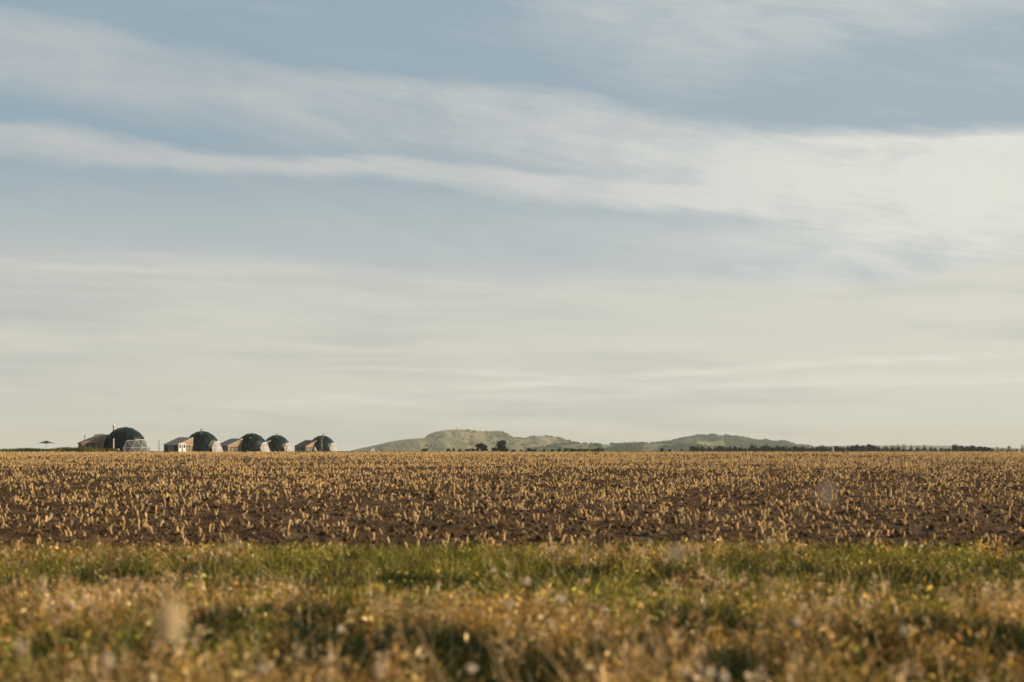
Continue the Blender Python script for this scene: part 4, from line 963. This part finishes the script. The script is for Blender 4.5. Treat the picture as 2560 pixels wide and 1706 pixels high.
def tree(px, py, wpx, d, base, label, group, name='tree', bottom=1126.0, style='round', nleaf=700, leaf=None, hidden=0.0, cat='tree'):
    """crown centred on photo column px, topmost point py, width wpx, standing on the ground at distance d"""
    zb = gz1(d) - 0.1; zt = Z(py, d); H = zt - zb; W = wpx / F * d; x = X(px, d)
    root = empty(name, (x, d, zb)); tag(root, label, cat, group)
    th = H * (0.32 if style != 'bush' else 0.15)
    b = MB(); b.tube([(0, 0, 0), (W * 0.03, 0, th), (-W * 0.02, 0, H * 0.72)], [W * 0.045, W * 0.035, W * 0.012], 7)
    for k in range(4):
        a = k * 1.6 + px; b.tube([(W * 0.02, 0, th * (0.8 + 0.15 * k)), (math.cos(a) * W * 0.28, math.sin(a) * W * 0.28, min(H * 0.8, th + H * (0.2 + 0.1 * k)))], [W * 0.022, W * 0.008], 5)
    b.build('trunk', M['trunk'], root)
    lobes = []
    if style == 'umbrella':
        for k in range(16):
            a = rng.uniform(0, 6.28); r = rng.uniform(0, 0.38); lobes.append((math.cos(a) * r * W, math.sin(a) * r * W, H * (0.80 - 0.9 * r * r / 0.38 + rng.uniform(-0.04, 0.02)), W * 0.15, W * 0.15, H * 0.15))
        for k in range(5): lobes.append((W * rng.uniform(0.05, 0.36), W * rng.uniform(-.2, .2), H * rng.uniform(0.25, 0.55), W * 0.13, W * 0.13, H * 0.16))
    elif style == 'bush':
        for k in range(7):
            a = rng.uniform(0, 6.28); r = rng.uniform(0.05, 0.34); s_ = rng.uniform(0.7, 1.1); lobes.append((math.cos(a) * r * W, math.sin(a) * r * W, H * rng.uniform(0.35, 0.62), W * 0.2 * s_, W * 0.2 * s_, H * 0.36 * s_))
    elif style == 'spiky':
        for k in range(9):
            a = rng.uniform(0, 6.28); r = rng.uniform(0, 0.36); lobes.append((math.cos(a) * r * W, math.sin(a) * r * W, H * rng.uniform(0.40, 0.68), W * 0.16, W * 0.16, H * 0.30))
    else:
        for hh in (0.16, 0.32, 0.50, 0.68): lobes.append((0, 0, H * hh, W * 0.34, W * 0.34, H * 0.2))
        for k in range(12):
            a = rng.uniform(0, 6.28); r = rng.uniform(0, 0.33); hh = rng.uniform(0.20, 0.80); lobes.append((math.cos(a) * r * W * (1.1 - 0.5 * hh), math.sin(a) * r * W, H * hh, W * 0.22, W * 0.22, H * 0.18))
    crown_mesh('crown', lobes, nleaf, leaf or W * 0.05, base, M['leaf'], root)
    return root
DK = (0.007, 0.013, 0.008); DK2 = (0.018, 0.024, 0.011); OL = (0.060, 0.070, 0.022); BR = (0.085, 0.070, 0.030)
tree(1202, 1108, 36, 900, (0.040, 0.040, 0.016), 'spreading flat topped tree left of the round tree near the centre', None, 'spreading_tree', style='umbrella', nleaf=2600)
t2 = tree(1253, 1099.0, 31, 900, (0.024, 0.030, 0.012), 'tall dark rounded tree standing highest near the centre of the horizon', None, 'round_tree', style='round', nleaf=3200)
# bushes along the centre horizon
BU = [(1061.5, 1120.8, 18), (1122, 1120.8, 14), (1134.5, 1121.2, 10), (1150, 1122, 10), (1169, 1120.6, 16), (1183, 1121, 14), (1194, 1119.5, 12), (1214, 1120, 16), (1237, 1118, 16), (1246, 1120.5, 10), (1267, 1121, 10),
      (1283, 1123.6, 12), (1303, 1123.4, 12), (1322, 1120.2, 18), (1336, 1122.5, 14), (1360, 1123.2, 8), (1382, 1121.5, 14), (1399, 1121, 14), (1416, 1119.8, 16), (1432, 1120.5, 16), (1447, 1121.6, 12), (1466, 1121, 14), (1484, 1122, 14), (1497, 1122.8, 10),
      (1656, 1120, 11), (1674, 1122.8, 9), (1704, 1122.5, 6)]
names_b = ['low dark bush', 'small clipped looking bush', 'small dark bush', 'low olive bush']
for k, (px, py, wp) in enumerate(BU):
    where = ('on the horizon below the left hill' if px < 1160 else 'around the foot of the two central trees' if px < 1275 else 'right of the two central trees' if px < 1600 else 'left of the dark tree line')
    grp = [q for q in BU if (q[0] < 1160) == (px < 1160) and (q[0] < 1275) == (px < 1275) and (q[0] < 1600) == (px < 1600)]
    ordn = ['first', 'second', 'third', 'fourth', 'fifth', 'sixth', 'seventh', 'eighth', 'ninth', 'tenth', 'eleventh', 'twelfth', 'thirteenth'][grp.index((px, py, wp))]
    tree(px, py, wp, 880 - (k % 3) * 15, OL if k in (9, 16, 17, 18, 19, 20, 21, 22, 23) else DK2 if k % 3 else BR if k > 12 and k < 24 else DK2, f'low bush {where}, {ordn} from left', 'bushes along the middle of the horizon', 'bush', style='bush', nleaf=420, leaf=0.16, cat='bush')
# dark hedge trees right
TR = [(1727, 1113.5, 16), (1738, 1115.5, 12), (1750, 1114.5, 14), (1761, 1120, 12), (1773, 1115, 11), (1788, 1117.5, 14), (1801, 1113.5, 17), (1813, 1118.5, 12), (1823, 1114.5, 12), (1837, 1113.5, 14), (1849, 1117, 12), (1861, 1120, 14),
      (1873, 1116, 10), (1882, 1110.5, 15), (1896, 1115, 14), (1910, 1109.5, 15), (1922, 1114, 15), (1933, 1117.5, 12), (1943, 1112, 16), (1958, 1113.5, 16), (1973, 1118, 13), (1985, 1113, 14), (1996, 1117.5, 12), (2006, 1114.5, 10), (2018, 1119, 14),
      (2031, 1118, 15), (2042, 1116.5, 14), (2053, 1114, 11), (2064, 1116.5, 12), (2074, 1118.5, 9), (2091, 1113.5, 15), (2104, 1116.5, 13), (2118, 1113.5, 15)]
T2 = [(2131, 1112, 16), (2142, 1109.5, 18), (2156, 1111, 18), (2172, 1107.5, 19), (2185, 1110, 17), (2196, 1117, 12)]
T3 = [(2387, 1110.5, 20), (2403, 1111.5, 18), (2418, 1114, 16), (2431, 1110.5, 20), (2446, 1115, 16), (2460, 1114.5, 17), (2471, 1117.5, 12)]
S1 = [(2207, 1116.5, 13), (2217, 1115.5, 13), (2229, 1114.5, 15), (2244, 1113.5, 15), (2256, 1120, 10), (2268, 1121, 10), (2277, 1118.5, 9), (2293, 1117.5, 12), (2310, 1118.5, 12), (2327, 1114.5, 17), (2338, 1119, 10), (2352, 1116, 14), (2363, 1119.5, 10), (2372, 1118, 10)]
S2 = [(2483, 1121, 8), (2501, 1120.5, 9), (2517, 1120, 9), (2529, 1121.5, 7), (2541, 1120, 9), (2553, 1121, 8)]
ORD = ['first', 'second', 'third', 'fourth', 'fifth', 'sixth', 'seventh', 'eighth', 'ninth', 'tenth', 'eleventh', 'twelfth', 'thirteenth', 'fourteenth', 'fifteenth', 'sixteenth', 'seventeenth', 'eighteenth', 'nineteenth', 'twentieth'] + ['twenty-' + s for s in ('first', 'second', 'third', 'fourth', 'fifth', 'sixth', 'seventh', 'eighth', 'ninth')] + ['thirtieth'] + ['thirty-' + s for s in ('first', 'second', 'third')]
for lst, lab, st, c_, nl in ((TR, 'dark pointed tree in the ragged tree line below the right hill', 'spiky', DK, 1300), (T2, 'dark rounded tree in the tall clump left of the sparse shrubs', 'round', DK, 1500),
                             (T3, 'dark rounded tree in the separate clump towards the right edge', 'round', DK, 1500), (S1, 'thin dark shrub between the two rounded tree clumps', 'spiky', DK2, 420), (S2, 'small dark shrub at the far right of the horizon', 'spiky', DK2, 160)):
    for k, (px, py, wp) in enumerate(lst):
        dd = 1300 + (k * 37 % 5) * 12
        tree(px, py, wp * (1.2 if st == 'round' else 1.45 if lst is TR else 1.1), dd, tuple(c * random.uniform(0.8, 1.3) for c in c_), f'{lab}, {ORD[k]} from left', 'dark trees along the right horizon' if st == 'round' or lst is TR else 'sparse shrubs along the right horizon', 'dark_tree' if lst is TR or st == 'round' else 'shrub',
             style=st, nleaf=nl, leaf=0.24 if st == 'spiky' else 0.30, cat='tree' if lst is TR or st == 'round' else 'shrub')
# low hedge filling the foot of the tree line
def hedge(px0, px1, top, d, label, amp=2.0):
    W = X(px1, d) - X(px0, d); n = int(W * 55); x = rng.uniform(X(px0, d), X(px1, d), n); zb = gz1(d) - 0.1
    tp = Z(top, d) + (fbm(x * 0.25 + 11, x * 0, 13, 3) - 0.5) * amp; z = zb + rng.random(n) ** 0.7 * (tp - zb); y = d + rng.normal(0, 1.0, n); c = np.stack([x, y, z], 1); s = rng.uniform(0.13, 0.3, (n, 1))
    d1 = rng.normal(0, 1, (n, 3)); d1 /= np.linalg.norm(d1, axis=1, keepdims=True); d2 = np.cross(d1, rng.normal(0, 1, (n, 3))); d2 /= np.linalg.norm(d2, axis=1, keepdims=True)
    q = np.stack([c - d1 * s, c - d2 * s * .7, c + d1 * s, c + d2 * s * .7], 1)
    tag(add_mesh('hedge', q.reshape(-1, 3), np.arange(4 * n).reshape(n, 4), M['leaf'], col=np.repeat(np.array([DK]) * rng.uniform(0.7, 1.5, (n, 1)), 4, 0)), label, 'hedge')
hedge(1720, 2078, 1119.5, 1290, 'low dark hedge at the foot of the ragged tree line')
hedge(2086, 2204, 1119.5, 1290, 'low dark hedge at the foot of the tall rounded clump')
hedge(2204, 2378, 1123.2, 1290, 'thin low hedge below the sparse shrubs')
hedge(2378, 2476, 1118.5, 1290, 'low dark hedge at the foot of the clump near the right edge')
hedge(1410, 1510, 1122.8, 890, 'low scrubby hedge on the horizon right of the central trees', 0.6)

# ------------------------------------------------------------------ hills
HILLS = {}
def hill(key, D, depth, pts, material, rel=1.0, seed=1, step=3.0, back=900, fields=()):
    px = np.arange(pts[0][0], pts[-1][0] + 0.1, step); ry = np.interp(px, [p[0] for p in pts], [p[1] for p in pts])
    ry = np.convolve(np.pad(ry, 2, mode='edge'), [.1, .2, .4, .2, .1], mode='valid')
    nt = 46; tf = np.linspace(0, 1, nt); nb = 5
    zr = Z(ry, D)[:, None]; Y = D - depth * (1 - tf)[None, :]
    zb = gz(Y) - 2.0
    prof = (np.sin(tf * math.pi / 2) ** 1.15)[None, :]
    PX = np.repeat(px[:, None], nt, 1)
    gul = (fbm(PX * 0.045 + seed * 5 + 0.9 * tf[None] * 2, tf[None] * 2.2 + PX * 0.004 + seed, 200 + seed, 4) - 0.5) * 2
    fine = (fbm(PX * 0.2 + seed, tf[None] * 12 + seed, 300 + seed, 3) - 0.5)
    Hh = np.maximum(zr - zb, 0.0)
    damp = (4 * tf * (1 - tf)) ** 0.9 * 0.75
    Zf = zb + Hh * prof + Hh * (gul * 0.09 + fine * 0.03) * damp[None] * rel
    # nothing in front may rise above the ridge line seen from the field
    lim = CAMZ + (zr - CAMZ) / D * Y * 0.985
    Zf = np.where(tf[None] < 0.999, np.minimum(Zf, np.maximum(lim - 0.3, zb)), zr)
    Xf = (PX - CX) / F * Y
    Yb = D + np.linspace(0, back, nb + 1)[1:][None]; Zb = zr - (zr - (gz(Yb) - 3)) * (np.linspace(0, 1, nb + 1)[1:] ** 1.5)[None]
    Xb = (px[:, None] - CX) / F * np.repeat(Yb, len(px), 0)
    XX = np.concatenate([Xf, Xb], 1); YY = np.concatenate([np.repeat(Y, len(px), 0), np.repeat(Yb, len(px), 0)], 1); ZZ = np.concatenate([Zf, Zb], 1)
    nn = nt + nb; V = np.stack([XX, YY, ZZ], -1); i = np.arange(len(px) - 1)[:, None] * nn + np.arange(nn - 1)[None]
    Q = np.stack([i, i + nn, i + nn + 1, i + 1], -1).reshape(-1, 4)
    TT = np.concatenate([np.repeat(tf[None], len(px), 0), np.ones((len(px), nb))], 1); PP = np.repeat(px[:, None], nn, 1)
    fm = np.zeros(PP.shape)
    for (p0, p1, t0, t1) in fields:
        wobx = (fbm(PP * 0.1, TT * 5, 71, 2) - 0.5) * 10; fm = np.maximum(fm, ((PP + wobx > p0) & (PP + wobx < p1) & (TT > t0 + (PP - p0) * 0.0002) & (TT < t1 + (PP - p0) * 0.0002)) * 1.0)
    o = add_mesh('hill', V.reshape(-1, 3), Q, material, smooth=True, col=np.repeat(fm.reshape(-1, 1), 3, 1)); tag(o, kind='structure')
    HILLS[key] = (V, nt, px)
    return o
G1 = (0.150, 0.165, 0.065); T1 = (0.34, 0.28, 0.165); W1 = (0.045, 0.062, 0.032)
HA = [(866, 1130), (880, 1126.5), (900, 1121.5), (920, 1117.3), (944, 1112.3), (975, 1105), (1008, 1099.5), (1040, 1096.6), (1064, 1095), (1110, 1092.5), (1150, 1094), (1200, 1099), (1250, 1104), (1300, 1108), (1360, 1113), (1420, 1117.5), (1480, 1121), (1540, 1126), (1570, 1130)]
HB = [(1030, 1112), (1050, 1102), (1062, 1095.5), (1066, 1090), (1071, 1087), (1080, 1083), (1089.6, 1080), (1100, 1078), (1115, 1076), (1128, 1074.8), (1142, 1074), (1160, 1074.4), (1180, 1075.5), (1200, 1078), (1212, 1079.5), (1225.6, 1078.5), (1238, 1078.4), (1249, 1081), (1264.5, 1084), (1272, 1087), (1278.6, 1091), (1287.5, 1093.3), (1304, 1095.7), (1319, 1093.2), (1338.5, 1090.8), (1359, 1090), (1377, 1091.5), (1396, 1094.2), (1415, 1100.2), (1428, 1103.2), (1447, 1108.3), (1460, 1111), (1500, 1116), (1560, 1124), (1580, 1130)]
HC = [(1300, 1128), (1340, 1121), (1385, 1113.5), (1420, 1110.5), (1450, 1110.5), (1500, 1111.5), (1540, 1112.5), (1575, 1111.5), (1603, 1110.4), (1627, 1110.2), (1652, 1109), (1680, 1111), (1720, 1114), (1780, 1118), (1840, 1124), (1860, 1130)]
HD = [(1560, 1124), (1603, 1112.5), (1627, 1109.2), (1652.7, 1105.8), (1675, 1103.8), (1695, 1099.3), (1720.7, 1092.8), (1746, 1088.8), (1763, 1087.8), (1785, 1088), (1806, 1088.4), (1830, 1089.6), (1850, 1091.5), (1868, 1097), (1880, 1099.2), (1895.5, 1101.7), (1908, 1101), (1921, 1100.3), (1941, 1102.8), (1956, 1103.4), (1968.6, 1106), (1989, 1112), (2011, 1114.5), (2040, 1116.6), (2065, 1118), (2120, 1121), (2200, 1126), (2220, 1130)]
HE = [(1960, 1122), (2020, 1115.5), (2080, 1112.2), (2130, 1110.8), (2190, 1111.2), (2250, 1111), (2320, 1111), (2380, 1111.8), (2440, 1114), (2500, 1117), (2560, 1119), (2700, 1124), (2760, 1130)]
hill('a', 5600, 2000, HA, hill_mat('near_down', (0.26, 0.25, 0.13), (0.11, 0.13, 0.07), T1, 1, 0.52, 110, 0.62), 1.0, 1)
hill('b', 6400, 900, HB, hill_mat('high_down', (0.28, 0.25, 0.14), (0.12, 0.135, 0.08), T1, 2, 0.40, 110, 0.7), 0.8, 2)
hill('c', 4800, 1600, HC, hill_mat('middle_fields', (0.20, 0.22, 0.09), (0.075, 0.095, 0.05), (0.24, 0.21, 0.105), 3, 0.50, 120, 0.45), 0.5, 3, fields=[(1350, 1475, 0.30, 0.5), (1490, 1530, 0.55, 0.75), (1486, 1532, 0.2, 0.34), (1340, 1420, 0.0, 0.2)])
hill('d', 7000, 2400, HD, hill_mat('wooded_hill', (0.15, 0.165, 0.09), (0.075, 0.092, 0.06), (0.19, 0.17, 0.09), 4, 0.75, 130, 0.35), 1.0, 4, fields=[(1742, 1808, 0.36, 0.50), (1850, 1960, 0.20, 0.26), (1690, 1740, 0.12, 0.2)])
HE = [(a_, b_ + 3.0) for a_, b_ in HE]
hill('e', 10800, 1500, HE, hill_mat('far_ridge', (0.12, 0.13, 0.08), (0.07, 0.08, 0.05), (0.2, 0.18, 0.11), 5, 0.4, 200, 0.4), 0.6, 5, 10.0)

# woodland on the hill sides: leaf-clump crowns set into the slopes
def woods(key, n, size, base, label, fn, leaves=16):
    V, nt, px = HILLS[key]; ii = rng.integers(0, len(px) - 1, n); jj = rng.integers(1, nt, n)
    p = V[ii, jj] + (V[ii + 1, jj] - V[ii, jj]) * rng.random((n, 1)); k = fn(px[ii], jj / nt, rng.random(n)); p = p[k]; n = len(p)
    sz = size * rng.uniform(0.6, 1.3, n); hgt = sz * rng.uniform(0.35, 0.65, n); m_ = n * leaves
    u = rng.normal(0, 1, (m_, 3)); u /= np.linalg.norm(u, axis=1, keepdims=True); u[:, 2] = np.abs(u[:, 2]) * 0.9 - 0.05
    c = np.repeat(p, leaves, 0) + u * np.stack([np.repeat(sz * .5, leaves), np.repeat(sz * .5, leaves), np.repeat(hgt, leaves)], 1)
    s = np.repeat(sz, leaves)[:, None] * rng.uniform(0.16, 0.32, (m_, 1)); nrm = u + rng.normal(0, 0.35, (m_, 3)); nrm /= np.linalg.norm(nrm, axis=1, keepdims=True)
    d1 = np.cross(nrm, np.array([[0.3, 0.2, 1.0]])); d1 /= np.linalg.norm(d1, axis=1, keepdims=True); d2 = np.cross(nrm, d1)
    q = np.stack([c - d1 * s, c - d2 * s, c + d1 * s, c + d2 * s], 1)
    tone = np.repeat(rng.uniform(0.7, 1.4, (n, 1)), leaves, 0)
    tag(add_mesh('woodland', q.reshape(-1, 3), np.arange(4 * m_).reshape(m_, 4), M['leaf'], col=np.repeat(np.array([base]) * tone, 4, 0)), label, 'woodland', kind='stuff')
def f_a(px, t, r):
    c = fbm(px * 0.030 + 3, t * 3 + 2, 401, 3); low = np.clip((0.80 - t) * 2.2, 0, 1) * np.clip((px - 1020) / 160, 0, 1)
    return r < np.clip((c - 0.44) * 6, 0, 1) * low
def f_b(px, t, r):
    c = fbm(px * 0.035 + 7, t * 3 + 2, 402, 3); e = np.clip((px - 1150) / 80, 0, 1); e = e * (t < 0.85); ridge = (t > 0.92) * ((px > 1205) & (px < 1262)) * 0.5
    return (r < np.clip((c - 0.48) * 6, 0, 1) * e * (t < 0.93)) | (r < ridge * 0.6)
def f_c(px, t, r):
    c = fbm(px * 0.05 + 7, t * 4 + 2, 403, 3); return r < np.clip((c - 0.46) * 7, 0, 1)
def f_d(px, t, r):
    c = fbm(px * 0.03 + 9, t * 3.5 + 2, 404, 3); field = ((px > 1738) & (px < 1812) & (t > 0.30) & (t < 0.52)) | ((px > 1845) & (px < 1965) & (t > 0.16) & (t < 0.28))
    return (r < np.clip((c - 0.36) * 5, 0, 1)) & ~field & (t < 0.86 - 0.12 * (fbm(px * 0.06, t * 0 + 1, 9, 2) - 0.3))
woods('a', 5200, 6.5, (0.115, 0.135, 0.075), 'hazy woodland on the lower slopes of the left hill', f_a)
woods('b', 4200, 6, (0.12, 0.135, 0.08), 'hazy scrub and woods high on the left hill', f_b)
woods('c', 4500, 6.5, (0.08, 0.10, 0.055), 'hazy hedgerow woods between the two hills', f_c)
woods('d', 9000, 7, (0.075, 0.092, 0.058), 'hazy woods covering the right hill', f_d)

# separate distant trees on the skyline between the hills and to the right
DT = [(1437, 1104.5, 20), (1446, 1106.5, 14), (1460, 1105, 20), (1477, 1106.8, 12), (1489, 1105, 18), (1502, 1107.5, 9), (1522, 1109, 16), (1550, 1109.5, 14), (1566, 1106.5, 17), (1577, 1107, 12)]
for k, (px, py, wp) in enumerate(DT):
    d = 4780; base_z = Z(1112, d)
    t_ = tree(px, py, wp, d, (0.045, 0.058, 0.034), f'hazy distant tree on the skyline between two hills, {ORD[k]} from left', 'distant trees between the hills', 'distant_tree', style='round', nleaf=260, leaf=1.5)
D2 = [(2078, 1112.5, 12, 'umbrella'), (2090, 1113, 12, 'umbrella'), (2194, 1111.5, 14, 'round'), (2212, 1112, 20, 'round'), (2230, 1109, 18, 'round'), (2244, 1106.5, 20, 'round'), (2258, 1108.5, 20, 'round'), (2276, 1111.5, 18, 'round'), (2294, 1112, 18, 'round'), (2310, 1111, 14, 'umbrella'),
      (2334, 1117, 16, 'round'), (2352, 1118, 14, 'round'), (2478, 1115.5, 16, 'round'), (2491, 1113.5, 16, 'round'), (2506, 1115, 18, 'round'), (2521, 1111.5, 14, 'umbrella'), (2536, 1117, 16, 'round'), (2554, 1112.5, 14, 'round'), (2030, 1114, 14, 'umbrella'), (2046, 1114.5, 14, 'umbrella')]
D2.sort()
for k, (px, py, wp, st) in enumerate(D2):
    tree(px, py, wp, 4300, (0.05, 0.062, 0.038), f'hazy grey tree behind the dark trees at right, {ORD[k]} from left', 'hazy trees behind the dark tree line', 'distant_tree', style=st, nleaf=260, leaf=1.4)

# monument on the hill
d = 6395; zb = Z(1074.6, d) - 1; t_ = empty('monument', (X(1142, d), d, zb)); tag(t_, 'slim stone monument on the summit of the left hill', 'monument')
h = Z(1067, d) - zb
b = MB(); b.lathe([(1.6, 0), (1.6, 1.4), (0.75, 1.5), (0.65, h * 0.8), (0.45, h)], n=4); b.build('shaft', M['stone'], t_)
b = MB(); b.box(-1.9, 1.9, -1.9, 1.9, -0.6, 0.4); b.build('plinth', M['stone'], t_)
d = 6990; t_ = empty('radio_mast', (X(1628, d), d, Z(1109.2, d) - 1)); tag(t_, 'tiny mast on the saddle left of the right hill', 'mast')
b = MB(); b.tube([(0, 0, 0), (0, 0, 8)], [0.6, 0.25], 6); b.tube([(-1.2, 0, 6.4), (1.2, 0, 6.4)], 0.2, 5); b.build('pole', M['steel'], t_)
# white tent beyond the field
d = 640; zb = gz1(d); t_ = empty('white_tent', (X(930, d), d, zb), R(20)); tag(t_, 'small white tent top showing over the field left of the hill', 'tent')
h = Z(1122.3, d) - zb
b = MB(); b.prism([(-0.55, 0), (0.45, 0), (0.42, h * 0.85), (0.36, h), (-0.18, h), (-0.42, h * 0.78)], -0.8, 0.8); b.build('canopy', M['white'], t_)
b = MB(); b.box(-0.12, 0.15, -0.83, -0.803, 0, h * 0.6); b.build('door_flap', M['glass_pale'], t_)
# gull
d = 330; t_ = MB(); 
t_.tube([(-0.03, -0.22, 0), (0, -0.1, 0.01), (0, 0.08, 0.01), (0, 0.24, 0)], [0.015, 0.055, 0.05, 0.012], 8)
for s_ in (-1, 1):
    k = 1.25 if s_ > 0 else 0.85
    t_.add([(0.03 * s_, -0.10, 0.02), (0.03 * s_, 0.07, 0.02), (0.30 * s_ * k, 0.06, 0.09 * k), (0.30 * s_ * k, -0.07, 0.10 * k), (0.60 * s_ * k, 0.06, 0.20 * k), (0.64 * s_ * k, 0.02, 0.21 * k),
            (0.03 * s_, -0.10, 0.0), (0.03 * s_, 0.07, 0.0), (0.30 * s_ * k, 0.06, 0.07 * k), (0.30 * s_ * k, -0.07, 0.08 * k)],
           [(0, 1, 2, 3), (3, 2, 4, 5), (6, 9, 8, 7), (9, 5, 4, 8), (1, 7, 8, 2), (0, 3, 9, 6), (2, 8, 4), (3, 5, 9)])
g = t_.build('bird', M['gull']); g.location = (X(1950, d), d, Z(1087, d)); tag(g, 'distant gull flying above the right hill', 'bird')

# ------------------------------------------------------------------ air
HAZE = 5.8e-5
zmin = -62.0 + CAMZ
b = MB(); b.box(-13500, 13500, -500, 15900, -64, 92)
hz = b.build('haze', None); tag(hz, kind='stuff'); hz['label'] = 'thin pale evening haze lying over the land'; hz['category'] = 'haze'
m = bpy.data.materials.new('evening_air'); m.use_nodes = True; t = NT(m.node_tree); t.n.clear()
pv = t.node('ShaderNodeVolumePrincipled'); pv.inputs['Color'].default_value = (0.87, 0.94, 0.95, 1); pv.inputs['Density'].default_value = HAZE; pv.inputs['Anisotropy'].default_value = 0.0
o = t.node('ShaderNodeOutputMaterial'); t.l.new(pv.outputs[0], o.inputs['Volume'])
hz.data.materials.append(m)
